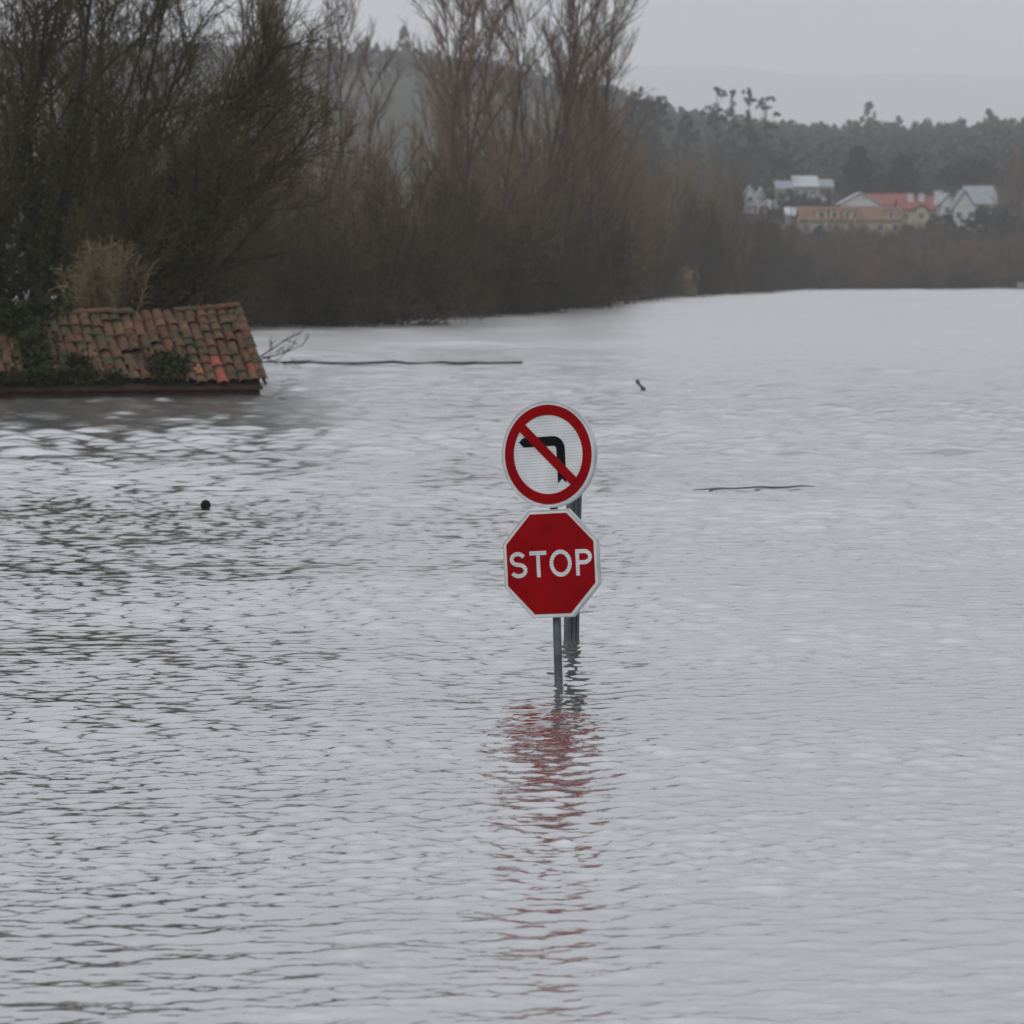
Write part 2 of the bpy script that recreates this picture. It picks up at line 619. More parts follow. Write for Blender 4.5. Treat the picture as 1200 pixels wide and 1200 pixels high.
def grow(segs, p, d, L, r, lv, spec, tips=None, pull=None):
    """One branch and, by recursion, all branches that leave it. spec[lv] = dict."""
    q = spec[lv]
    n = q['n']
    pts, dirs = [p.copy()], [d.copy()]
    step = L / n
    for i in range(n):
        d = d + rand_perp(d) * random.gauss(0, q['wob'])
        d.z += q['up'] * (1 if d.length > 0 else 0)
        if pull is not None and lv <= 1:
            d += pull
        d.normalize()
        p2 = pts[-1] + d * step
        t0, t1 = i / n, (i + 1) / n
        e = q.get('tip', .25)
        segs[q['s']].add(pts[-1], p2, r * (1 - (1 - e) * t0), r * (1 - (1 - e) * t1))
        pts.append(p2)
        dirs.append(d.copy())
    if tips is not None and lv == len(spec) - 1:
        tips.extend(pts[1:])
    if lv + 1 >= len(spec):
        return
    c = spec[lv + 1]
    m = q['kids']
    m = max(1, int(m * random.uniform(.75, 1.25) * (min(1, L / q['ref']) if 'ref' in q else 1)))
    for k in range(m):
        t = q['t0'] + (1 - q['t0']) * (k + random.random()) / m
        f = t * n
        i = min(int(f), n - 1)
        pp = pts[i].lerp(pts[i + 1], f - i)
        ang = R(random.uniform(*q['ang']))
        dd = dirs[i + 1] * math.cos(ang) + rand_perp(dirs[i + 1]) * math.sin(ang)
        ll = c['L'] * random.uniform(.6, 1.25) * (1 - q.get('taper', .5) * t)
        rr = min(c['r'] * random.uniform(.8, 1.2), r * .9)
        grow(segs, pp, dd, ll, rr, lv + 1, spec, tips, pull)


# ---- bare poplar: upright ascending limbs
def poplar_mesh(seed, H, forks=1, dense=1.0):
    random.seed(seed)
    segs = [Segs(), Segs()]
    spec = [dict(n=12, wob=.035, up=.02, kids=int(22 * dense), t0=.14, ang=(24, 50), taper=.62, s=0, tip=.12),
            dict(n=6, wob=.08, up=.075, kids=11, t0=.12, ang=(20, 45), taper=.5, s=0, L=H * .40, r=.05, tip=.3, ref=H * .2),
            dict(n=4, wob=.10, up=.12, kids=6, t0=.1, ang=(20, 45), taper=.4, s=1, L=H * .10, r=.024, tip=.5),
            dict(n=2, wob=.12, up=.12, s=1, L=H * .045, r=.014, tip=.6)]
    for k in range(forks):
        d = Vector((random.gauss(0, .17) * (forks > 1), random.gauss(0, .17) * (forks > 1), 1)).normalized()
        grow(segs, Vector((random.gauss(0, .2) * (k > 0), random.gauss(0, .2) * (k > 0), -.4)), d, H * random.uniform(.85, 1), H * .0085, 0, spec)
    return segs[0].mesh('poplar_trunk', M['bark_pop'], 4), segs[1].mesh('poplar_crown', M['twig_poplar'], 3)


# ---- leafless thicket shrub: a dome of fine twigs
def shrub_mesh(seed, W, H, mat, upright=.05, dense=1.0):
    random.seed(seed)
    segs = [Segs(), Segs()]
    spec = [dict(n=6, wob=.10, up=upright, kids=11, t0=.08, ang=(25, 65), taper=.3, s=0, tip=.25),
            dict(n=4, wob=.14, up=.07, kids=8, t0=.05, ang=(20, 60), taper=.3, s=1, L=H * .34, r=.022, tip=.5),
            dict(n=2, wob=.16, up=.10, s=1, L=H * .16, r=.013, tip=.6)]
    for k in range(int(30 * dense)):
        a = random.uniform(0, 2 * math.pi)
        e = R(math.sqrt(random.random()) * 78)
        d = Vector((math.cos(a) * math.sin(e), math.sin(a) * math.sin(e), math.cos(e)))
        L = 1 / math.sqrt((math.sin(e) / W) ** 2 + (math.cos(e) / H) ** 2) * random.uniform(.6, .95)
        grow(segs, Vector((random.gauss(0, .12 * W), random.gauss(0, .12 * W), -.5)), d, L, .045, 0, spec)
    return segs[0].mesh('shrub_stem', M['bark'], 3), segs[1].mesh('shrub_twigs', mat, 3)


def dome_mesh(seed, W, H, mat):
    random.seed(seed)
    segs = [Segs(), Segs()]
    spec = [dict(n=5, wob=.09, up=.03, kids=12, t0=.25, ang=(25, 70), taper=.2, s=0, tip=.25),
            dict(n=3, wob=.14, up=.06, kids=7, t0=.1, ang=(20, 65), taper=.2, s=1, L=H * .22, r=.022, tip=.5),
            dict(n=2, wob=.16, up=.08, s=1, L=H * .10, r=.014, tip=.6)]
    for k in range(64):
        a = random.uniform(0, 2 * math.pi)
        e = R(random.random() ** .6 * 84)
        d = Vector((math.cos(a) * math.sin(e), math.sin(a) * math.sin(e), math.cos(e)))
        lob = 1 + .10 * math.sin(3 * a + seed) + .06 * math.sin(7 * a + 2 * seed)
        L = 1 / math.sqrt((math.sin(e) / W) ** 2 + (math.cos(e) / H) ** 2) * random.uniform(.78, .92) * lob
        grow(segs, Vector((random.gauss(0, .12 * W), random.gauss(0, .12 * W), -.3)), d, L, .045, 0, spec)
    return segs[0].mesh('shrub_stem', M['bark'], 3), segs[1].mesh('shrub_twigs', mat, 3)


def fit(pair, W, H):
    """Scale a stem/twigs pair so that its 96 % reach is W to the sides and H up."""
    a = np.empty(len(pair[1].vertices) * 3, dtype=np.float32)
    pair[1].vertices.foreach_get('co', a)
    a = a.reshape(-1, 3)
    w = np.percentile(np.hypot(a[:, 0], a[:, 1]), 93)
    h = np.percentile(a[:, 2], 98.5)
    for me in pair:
        me.transform(Matrix.Diagonal((W / w, W / w, H / h, 1)))
    return pair


def plant(name, parts, loc, rz=0, s=(1, 1, 1)):
    e = empty(name, loc, (0, 0, rz))
    e.scale = s
    for nm, me in parts:
        obj(nm, me, e)
    return e


POP = [poplar_mesh(21, 20, 2, .8), poplar_mesh(22, 20, 3, .6), poplar_mesh(23, 20, 2, .9), poplar_mesh(24, 20, 1, .6)]
SHR = [fit(dome_mesh(31, 4.6, 6.0, M['twig_brown']), 4.6, 6.0), fit(dome_mesh(32, 4.0, 6.0, M['twig_brown']), 4.0, 6.0)]
MID = [fit(shrub_mesh(33, 5.2, 6.0, M['twig_mid'], .03, 1.25), 5.2, 6.0), fit(shrub_mesh(34, 3.6, 6.0, M['twig_mid'], .12, 1.25), 3.6, 6.0)]
FSH = [fit(shrub_mesh(41, 4.4, 6.0, M['twig_far'], .06, .7), 4.4, 6.0), fit(shrub_mesh(42, 3.8, 6.0, M['twig_far'], .1, .7), 3.8, 6.0)]
RUST = fit(shrub_mesh(43, 4.4, 6.0, M['twig_rust'], .06, .7), 4.4, 6.0)

# bare poplars: (px, D, top y)
for i, (px, D, ty) in enumerate([(296, 186, -10), (330, 182, -60), (362, 190, -70), (396, 186, -30), (424, 194, 35)]):
    v = POP[(1, 3, 1, 3, 3)[i]]
    p = at(px, 0, D); p.z = .2
    h = at(px, ty, D).z
    s = h / 20 * 1.02
    tag(plant('poplar_tree', [('trunk', v[0]), ('crown', v[1])], p, i * 1.3, (s * .8, s * .8, s)),
        'thin leafless poplar in the sparse row above the domed thicket', 'tree', 'sparse bare poplars above the domed thicket')
for i, (px, D, ty) in enumerate([(512, 196, -60), (540, 204, -80), (574, 218, -40), (600, 230, -70), (630, 226, -90), (660, 236, -60), (690, 240, -10), (716, 246, 22), (738, 262, 70)]):
    v = POP[(i * 2 + (i // 4)) % 4]
    p = at(px, 0, D); p.z = .2
    h = at(px, ty, D).z
    s = h / 20 * 1.02
    tag(plant('poplar_tree', [('trunk', v[0]), ('crown', v[1])], p, i * 2.1, (s * .85, s * .85, s)),
        'tall leafless poplar in the dense clump behind the brown thicket', 'tree', 'dense clump of bare poplars')

# waterside thickets: (px, D offset behind shore, top y, half width px)
TH = [(445, 1, 220, 112), (358, 4, 238, 80), (512, 5, 262, 62), (330, 12, 190, 90), (410, 20, 175, 80), (470, 24, 190, 70), (250, 10, 235, 80), (290, 26, 160, 80),
      (200, 16, 210, 80), (140, 20, 200, 80), (535, 10, 215, 60), (580, 4, 275, 55), (620, 4, 262, 60), (560, 18, 175, 70), (610, 24, 160, 70), (665, 4, 285, 50), (650, 16, 215, 60), (690, 10, 240, 50),
      (660, 30, 150, 60), (705, 24, 165, 50), (730, 12, 245, 45), (745, 24, 190, 45), (765, 8, 270, 38), (790, 8, 280, 36), (775, 30, 215, 45), (815, 8, 240, 38), (840, 8, 262, 34), (830, 26, 205, 42),
      (868, 10, 225, 36), (890, 8, 262, 30), (902, 30, 245, 34), (925, 8, 285, 30), (790, 50, 195, 40), (720, 50, 190, 50)]
for i, (px, off, ty, hw) in enumerate(TH):
    D = shore_D(px) + off * (1 + shore_D(px) / 400)
    v, W = (MID[i % 2], (5.2, 3.6)[i % 2]) if ty < 214 else (SHR[i % 2], (4.6, 4.0)[i % 2])
    p = at(px, 0, D); p.z = .1
    h = at(px, ty, D).z
    sx = hw / F_PX * D / W * 1.05
    zone = 0 if px < 300 else 1 if px < 560 else 2 if px < 748 else 3
    tall = ty < 214
    lab = [('brown bare shrub in the thicket between the leaning willow and the sparse poplars', 'thicket beside the leaning willow'),
           ('domed olive-brown bare shrub at the waterline below the sparse poplars', 'domed shrubs below the sparse poplars'),
           ('low brown bare shrub at the waterline below the dense poplar clump', 'low shrubs below the dense poplar clump'),
           ('low dark bare shrub at the waterline around the tan reeds', 'low shrubs around the tan reeds'),
           ('brown bare shrub in the thicket between the leaning willow and the sparse poplars', 'thicket beside the leaning willow'),
           ('taller bare shrub rising behind the domed waterline shrubs', 'taller shrubs behind the domed ones'),
           ('taller brown bare shrub around the trunks of the dense poplar clump', 'tall shrubs around the dense poplar trunks'),
           ('taller dark bare shrub standing behind the tan reeds', 'tall shrubs behind the tan reeds')][zone + 4 * tall]
    tag(plant('thicket_shrub', [('stem', v[0]), ('twigs', v[1])], p, i * 1.7, (sx, sx, h / 6.0 * 1.04)), lab[0], 'shrub', lab[1])

# far shore scrub, three ranks up the slope
for i in range(46):
    rank = i % 3
    px = 905 + (i // 3) * 21 + random.uniform(-8, 8) + rank * 7
    D = [540, 580, 625][rank] + random.uniform(-6, 6)
    v = FSH[i % 2]
    p = at(px, 0, D)
    p.z = max(float(ground(p.x, D)), .3) - .3
    ss = random.uniform(.75, 1.15) * [.95, .95, .8][rank]
    tag(plant('bank_shrub', [('stem', v[0]), ('twigs', v[1])], p, i * .9, (ss * 1.15, ss * 1.15, ss)),
        ['brown-grey bare shrub on the far bank right at the water edge', 'brown-grey bare shrub in the middle rank of scrub between water and village', 'brown-grey bare shrub in the upper rank of scrub close under the houses'][rank],
        'shrub', ['far bank scrub at the water', 'far bank scrub, middle rank', 'far bank scrub under the houses'][rank])
p = at(1022, 0, 534); p.z = .2
tag(plant('rust_shrub', [('stem', RUST[0]), ('twigs', RUST[1])], p, 0, (.75, .75, .75)), 'rust-orange shrub at the far water edge below the long orange-roofed house', 'shrub')


# ---- near trees by the drowned roof
def near_tree(name, seed, loc, pull, label, limbs, H, ivy=0, budn=0):
    random.seed(seed)
    segs = [Segs(), Segs()]
    tips = []
    spec = [dict(n=9, wob=.07, up=.02, kids=17, t0=.12, ang=(20, 50), taper=.45, s=0, tip=.2),
            dict(n=6, wob=.10, up=.05, kids=13, t0=.08, ang=(20, 50), taper=.45, s=0, L=H * .34, r=.026, tip=.35),
            dict(n=4, wob=.12, up=.07, kids=6, t0=.08, ang=(20, 50), taper=.35, s=1, L=H * .15, r=.012, tip=.5),
            dict(n=2, wob=.12, up=.08, s=1, L=H * .055, r=.0065, tip=.6)]
    for az, el, L, r in limbs:
        d = Vector((math.cos(R(az)) * math.cos(R(el)), math.sin(R(az)) * math.cos(R(el)), math.sin(R(el))))
        grow(segs, Vector((random.gauss(0, .15), random.gauss(0, .15), -.6)), d, L, r, 0, spec, tips, Vector(pull))
    g = np.random.default_rng(seed)
    T = np.array([tuple(t) for t in tips])
    C = T[g.integers(0, len(T), budn)] + g.normal(0, .04, (budn, 3))
    e = empty(name, loc)
    obj('trunk', segs[0].mesh('near_trunk', M['bark_dark'], 5), e)
    obj('crown', segs[1].mesh('near_crown', M['twig_olive'], 3, leaf_quads(C, .026, seed), M['bud']), e)
    if ivy:
        A = np.array(segs[0].a)
        r = A[:, 6]
        w = (r > .03) & (A[:, 2] < H * .62)
        A = A[w]
        pr = A[:, 6] / A[:, 6].sum()
        k = g.choice(len(A), ivy, p=pr)
        t = g.random((ivy, 1))
        C = A[k, :3] * (1 - t) + A[k, 3:6] * t + g.normal(0, .16, (ivy, 3))
        V, F = leaf_quads(C, .05, seed + 1, 0, .8)
        obj('ivy', mesh_np('ivy_leaves', V, F, M['ivy']), e)
    tag(e, label, 'tree')
    return e


near_tree('willow_tree', 51, (xz(30, 74), 74, .1), (.012, 0, .0), 'dark ivy-clad willow with bare olive branches beside the drowned tiled roof',
          [(10, 62, 9.5, .14), (170, 70, 9, .13), (-30, 75, 10, .13), (40, 50, 8, .10), (95, 66, 9, .11), (-5, 40, 6.5, .09), (200, 55, 8, .1), (-48, 36, 4.2, .07)], 9, ivy=13000, budn=14000)
near_tree('willow_tree', 54, (xz(52, 88), 88, .1), (.006, 0, .0), 'bare brown willow filling the gap behind the ivy-clad and leaning willows',
          [(0, 66, 10, .11), (15, 56, 9.5, .1), (-10, 74, 11, .1), (5, 82, 11, .1), (160, 76, 10, .1)], 10, ivy=0, budn=5000)
near_tree('willow_tree', 52, (xz(-60, 79), 79, .1), (.0, 0, .0), 'tall bare willow on the far side of the ivy-clad one, away from the tiled verge',
          [(20, 72, 11, .14), (150, 66, 10, .12), (60, 60, 9, .12), (-40, 66, 10, .12), (0, 52, 8, .1)], 10, ivy=6000, budn=7000)
near_tree('willow_tree', 53, (xz(84, 83), 83, .1), (.010, 0, -.003), 'leaning bare willow with long branches reaching out over the roof ridge',
          [(5, 58, 9, .11), (20, 44, 7.2, .10), (-15, 70, 9.5, .10), (0, 36, 5.6, .08), (40, 64, 9, .09), (150, 78, 9.5, .1), (10, 50, 8, .09), (-8, 64, 8.5, .09)], 9, ivy=3000, budn=10000)

# dry tan bush above the roof
random.seed(61)
sg = [Segs(), Segs()]
spec = [dict(n=5, wob=.06, up=-.02, kids=34, t0=.62, ang=(15, 70), taper=.3, s=0, tip=.3),
        dict(n=3, wob=.16, up=-.14, s=1, L=.34, r=.007, tip=.6)]
for k in range(60):
    a = random.uniform(0, 6.28); e_ = R(random.uniform(70, 89))
    grow(sg, Vector((random.gauss(0, .12), random.gauss(0, .12), 0)), Vector((math.cos(a) * math.cos(e_), math.sin(a) * math.cos(e_), math.sin(e_))), random.uniform(2.0, 2.9), .009, 0, spec)
tag(plant('dry_bush', [('stem', sg[0].mesh('dry_stem', M['dry'], 3)), ('twigs', sg[1].mesh('dry_twigs', M['dry'], 3))], (xz(126, 71.2), 71.2, .1)),
    'pale tan dry bush standing just behind the drowned roof', 'shrub')


# ------------------------------------------------------------------ drowned house: roof of barrel tiles
def tile_material():
    m = material('roof_tile', (0, 0, 0), .9, spec=.2, var=.35, scale=14,
                 objvar=[(.09, .046, .026), (.115, .064, .037), (.07, .036, .021), (.13, .076, .043), (.105, .043, .024), (.08, .046, .027)], bump=.5, bscale=60)
    n, l = m.node_tree.nodes, m.node_tree.links
    b = n['Principled BSDF']
    src = b.inputs['Base Color'].links[0].from_socket
    geo = n.new('ShaderNodeNewGeometry')
    nz = n.new('ShaderNodeTexNoise')          # moss and lichen patches across the whole roof
    nz.inputs['Scale'].default_value = 2.6
    nz.inputs['Detail'].default_value = 7
    l.new(geo.outputs['Position'], nz.inputs['Vector'])
    cr = n.new('ShaderNodeValToRGB')
    cr.color_ramp.elements[0].position = .46
    cr.color_ramp.elements[1].position = .60
    l.new(nz.outputs[0], cr.inputs[0])
    mx = n.new('ShaderNodeMix')
    mx.data_type = 'RGBA'
    l.new(cr.outputs[0], mx.inputs[0])
    l.new(src, mx.inputs[6])
    mx.inputs[7].default_value = (.05, .045, .025, 1)
    l.new(mx.outputs[2], b.inputs['Base Color'])
    return m


M['tile'] = tile_material()
M['tile_red'] = material('fresh_tile', (.20, .04, .022), .8, var=.25, scale=10)
M['tile_orange'] = material('orange_tile', (.22, .09, .035), .8, var=.25, scale=10)
M['old_brick'] = material('old_brick', (.04, .026, .02), .95, spec=.2, col2=(.075, .038, .027), scale=6, bump=.6, bscale=20)
M['mortar'] = material('mortar', (.11, .08, .055), .95, spec=.2, var=.3, scale=9)
M['old_wood'] = material('old_wood', (.05, .035, .024), .95, spec=.2, var=.3, scale=8)
M['moss'] = material('moss', (.035, .04, .016), .95, spec=.1, var=.4, scale=6)


def barrel_tile(name, L, w0, w1, mat):
    """Half-barrel tile lying along -Y (downhill), wide end downhill."""
    mb = MB()
    n = 6
    for (y, w, lift) in ((0, w0, 0), (-L, w1, .018)):
        for rr, in ((1.0,), (.84,)):
            for k in range(n + 1):
                t = math.pi * k / n
                mb.v.append((math.cos(t) * w / 2 * rr, y, math.sin(t) * w / 2 * .62 * rr + lift))
    k1 = n + 1
    for k in range(n):
        mb.f.append((k, k + 1, 2 * k1 + k + 1, 2 * k1 + k))
        mb.f.append((2 * k1 + k, 2 * k1 + k + 1, 3 * k1 + k + 1, 3 * k1 + k))
        mb.f.append((k + 1, k, k1 + k, k1 + k + 1))
    return mb.mesh(name, mat, False)


def build_house():
    # eave corner at the right; ridge runs along local -X, slope falls along local -Y
    yaw = math.atan2(.65, 2.1)
    eave = at(309, 449, 66.8)
    root = empty('drowned_house', (eave.x, eave.y, 0), (0, 0, yaw))
    e = .26                                   # eave height above the water
    run, rise = 2.15, 1.33
    ang = math.atan2(rise, run)
    LEN = 7.0
    # roof body: solid gable wedge under the tiles
    mb = MB()
    prof = [(0, e - .07), (run, e + rise - .07), (2 * run, e - .07)]
    mb.add([(-.04, y, z) for y, z in prof] + [(-LEN, y, z) for y, z in prof], [(0, 1, 2), (5, 4, 3), (0, 3, 4, 1), (1, 4, 5, 2), (2, 5, 3, 0)])
    roof = obj('roof', mb.mesh('roof_deck', M['old_wood']), root)
    mb = MB()
    mb.box(-LEN, -.06, .05, 2 * run - .05, -1.2, e - .08)
    obj('wall', mb.mesh('house_wall', M['old_brick']), root)
    mb = MB()
    mb.box(-LEN, -.02, -.02, .02, e - .125, e - .06)
    obj('eave_board', mb.mesh('eave_board', M['old_brick']), root)
    tiles = [barrel_tile('tile', .40, .18, .215, M['tile']), barrel_tile('tile', .38, .17, .20, M['tile'])]
    tr = barrel_tile('tile', .46, .19, .23, M['tile_red'])
    to = barrel_tile('tile', .46, .19, .23, M['tile_orange'])
    slope = math.hypot(run, rise)
    rows = 9
    pitch = (slope - .02) / rows
    rr = random.Random(3)
    for c in range(32):
        x = -.15 - c * .207
        for r in range(rows):
            if (8 <= c <= 10 and 2 <= r <= 4 and rr.random() < .55) or rr.random() < .02:
                continue                      # slipped and missing tiles
            s = r * pitch + pitch + .13 + rr.gauss(0, .022)      # upper end, measured up the slope
            y, z = s * math.cos(ang), s * math.sin(ang)
            sag = -.09 * math.sin(math.pi * min(1, c / 26.0)) * (r / rows) - .025 * math.sin(c * .5 + r * .4)
            me = tiles[rr.randrange(2)]
            if (c, r) in ((3, 2), (3, 0)): me = tr
            if (c, r) in ((5, 1), (24, 3)): me = to if r == 1 else tr
            if (c, r) in ((0, 1), (30, 3)): me = tr
            obj('tile', me, roof, (x + rr.gauss(0, .008), y, e + z + .016 + sag + rr.gauss(0, .01)),
                (ang + rr.gauss(0, .02), rr.gauss(0, .05), rr.gauss(0, .03)))
    cap = barrel_tile('ridge_tile', .46, .24, .28, M['tile'])
    for k in range(16):
        sag = -.10 * math.sin(math.pi * min(1, k * .42 / 5.4)) + rr.gauss(0, .012)
        if k in (3, 4, 8, 9, 10, 11, 13): continue
        obj('ridge_tile', cap, roof, (-.02 - k * .42 - .42, run, e + rise + .05 + sag), (rr.gauss(0, .03), rr.gauss(0, .03), math.pi / 2 + rr.gauss(0, .03)))
    verge = barrel_tile('verge_tile', .46, .17, .2, M['tile'])
    for r in range(rows):
        s = r * pitch + pitch + .14
        obj('verge_tile', verge, roof, (-.02, s * math.cos(ang), e + s * math.sin(ang) + .06), (ang, rr.gauss(0, .04), rr.gauss(0, .02)))
    mb = MB()
    mb.tube([(0.03, -.02, e - .02), (.03, run * .5, e + rise * .5 - .02), (.03, run, e + rise)], .035, 6)
    obj('verge_mortar', mb.mesh('verge_mortar', M['mortar']), roof)
    tag(root, 'flooded old house with only its mossy barrel-tiled roof above water', 'house')
    return root, e, run, rise, ang


HOUSE, EAVE, RUN, RISE, ANG = build_house()


def roof_pt(u, s):
    """World point on the tiled slope: u metres left of the verge, s metres up the slope."""
    y = HOUSE.rotation_euler.z
    lx, ly, lz = -u, s * math.cos(ANG), EAVE + s * math.sin(ANG)
    return Vector((HOUSE.location.x + lx * math.cos(y) - ly * math.sin(y), HOUSE.location.y + lx * math.sin(y) + ly * math.cos(y), lz))


def creeper(seed, pts, spread, n, leaf, label):
    random.seed(seed)
    g = np.random.default_rng(seed)
    base = pts[0]
    e = empty('creeper', base)
    mb = Segs()
    C = []
    for a, b in zip(pts[:-1], pts[1:]):
        for k in range(8):
            p = (a - base) + Vector((random.gauss(0, spread * .5), random.gauss(0, spread * .3), random.gauss(.12, .05)))
            q = (b - base) + Vector((random.gauss(0, spread * .5), random.gauss(0, spread * .3), random.gauss(.12, .06)))
            mb.add(p, q, .012, .007)
        t = g.random((n, 1))
        P = np.array(a - base) * (1 - t) + np.array(b - base) * t + g.normal(0, 1, (n, 3)) * np.array([spread, spread * .5, .09]) + np.array([0, -.05, .12])
        C.append(P)
    V, F = leaf_quads(np.concatenate(C), leaf, seed, 0, .8)
    obj('stem', mb.mesh('creeper_stem', M['bark_dark'], 3), e)
    obj('leaves', mesh_np('creeper_leaves', V, F, M['ivy']), e)
    tag(e, label, 'creeper')


creeper(71, [roof_pt(1.95, .05), roof_pt(1.75, .35), roof_pt(1.7, .7)], .22, 420, .045, 'dark green creeper patch over the broken tiles')
creeper(72, [roof_pt(4.3, .0), roof_pt(4.2, .9), roof_pt(4.25, 1.8), roof_pt(4.5, 2.5)], .22, 430, .05, 'thick ivy column climbing up the tiled roof')
creeper(73, [roof_pt(5.4, -.05), roof_pt(4.4, .08), roof_pt(3.5, .12), roof_pt(2.7, .06)], .14, 210, .045, 'creeper trailing along the eave just above the water')
creeper(74, [roof_pt(5.2, 1.6), roof_pt(4.4, 2.2), roof_pt(3.6, 2.5)], .22, 330, .05, 'ivy hanging over the sagging roof ridge')
creeper(75, [roof_pt(3.6, .5), roof_pt(3.3, .55)], .12, 260, .04, 'small ivy tuft in the middle of the tiled slope')

# bare branch reaching past the verge
random.seed(77)
sg = [Segs()]
spec = [dict(n=6, wob=.10, up=.01, kids=7, t0=.2, ang=(25, 60), taper=.5, s=0, tip=.3), dict(n=3, wob=.16, up=.03, kids=3, t0=.2, ang=(25, 60), taper=.3, s=0, L=.42, r=.009, tip=.5),
        dict(n=2, wob=.2, up=.03, s=0, L=.18, r=.005, tip=.6)]
bp = at(292, 424, 68.6)
for d in ((1, -.1, .18), (1, .1, .42), (.9, 0, -.02)):
    grow(sg, Vector((0, 0, 0)), Vector(d).normalized(), 1.15, .016, 0, spec)
sg[0].add(Vector((0, 0, 0)), Vector((-.35, .05, -bp.z - .3)), .02, .03)
tag(obj('bare_branch', sg[0].mesh('bare_branch', M['bark'], 4), None, bp), 'bare twiggy branch sticking out past the roof verge over the water', 'branch')


# ------------------------------------------------------------------ road signs
def sheeting(name, color, rough=.42, lines=True):
    """Retroreflective film: faint horizontal bands and grime."""
    m = material(name, color, rough, var=.13, scale=7, spec=.06)
    n, l = m.node_tree.nodes, m.node_tree.links
    b = n['Principled BSDF']
    if lines:
        src = b.inputs['Base Color'].links[0].from_socket
        tc = n.new('ShaderNodeTexCoord')
        w = n.new('ShaderNodeTexWave')
        w.bands_direction = 'Z'
        w.inputs['Scale'].default_value = 20
        w.inputs['Distortion'].default_value = .6
        l.new(tc.outputs['Object'], w.inputs['Vector'])
        cr = n.new('ShaderNodeValToRGB')
        cr.color_ramp.elements[0].position = .0
        cr.color_ramp.elements[0].color = (.72, .73, .75, 1)
        cr.color_ramp.elements[1].position = .3
        cr.color_ramp.elements[1].color = (1, 1, 1, 1)
        l.new(w.outputs[0], cr.inputs[0])
        mx = n.new('ShaderNodeMix')
        mx.data_type = 'RGBA'
        mx.blend_type = 'MULTIPLY'
        mx.inputs[0].default_value = 1
        l.new(src, mx.inputs[6])
        l.new(cr.outputs[0], mx.inputs[7])
        l.new(mx.outputs[2], b.inputs['Base Color'])
    return m


M['film_white'] = sheeting('film_white', (.68, .69, .685))
M['film_rim'] = sheeting('film_rim', (.70, .70, .67), lines=False)
M['film_red'] = sheeting('film_red', (.27, .0011, .0035), .6, lines=False)
M['film_black'] = material('film_black', (.005, .006, .008), .6, spec=.06, var=.2, scale=6)
M['alu'] = material('alu', (.50, .52, .54), .42, metallic=.85, var=.15, scale=7)
M['galv'] = material('galv', (.085, .095, .10), .5, metallic=.5, var=.3, scale=12)
M['galv_dark'] = material('galv_dark', (.05, .055, .06), .5, metallic=.3, var=.3, scale=12)


def circle(r, n=64):
    return [(r * math.cos(2 * math.pi * k / n), r * math.sin(2 * math.pi * k / n)) for k in range(n)]


def octagon(r):
    a = r / math.cos(math.pi / 8)
    return [(a * math.cos(math.pi / 8 + k * math.pi / 4), a * math.sin(math.pi / 8 + k * math.pi / 4)) for k in range(8)]


def letter_paths(ch):
    t = .155
    if ch == 'T':
        return [[(0, 1 - t / 2), (.74, 1 - t / 2)], [(.37, 0), (.37, 1 - t)]], .74
    if ch == 'O':
        return [[(.48 + (.48 - t / 2) * math.cos(a), .5 + (.515 - t / 2) * math.sin(a)) for a in np.linspace(0, 2 * math.pi, 40, endpoint=False)]], .96
    if ch == 'P':
        p = [(t, 1 - t / 2), (.36, 1 - t / 2)]
        p += [(.36 + (.35 - t / 2) * math.cos(a), .71 + (.29 - t / 2) * math.sin(a)) for a in np.linspace(math.pi / 2, -math.pi / 2, 16)]
        p += [(t, .42 + t / 2)]
        return [[(t / 2, 0), (t / 2, 1)], p], .71
    a1 = [(.375 + .275 * math.cos(R(a)), .715 + .205 * math.sin(R(a))) for a in np.linspace(22, 250, 18)]
    a2 = [(.395 + .305 * math.cos(R(a)), .285 + .215 * math.sin(R(a))) for a in np.linspace(68, -155, 18)]
    return [a1 + a2], .785


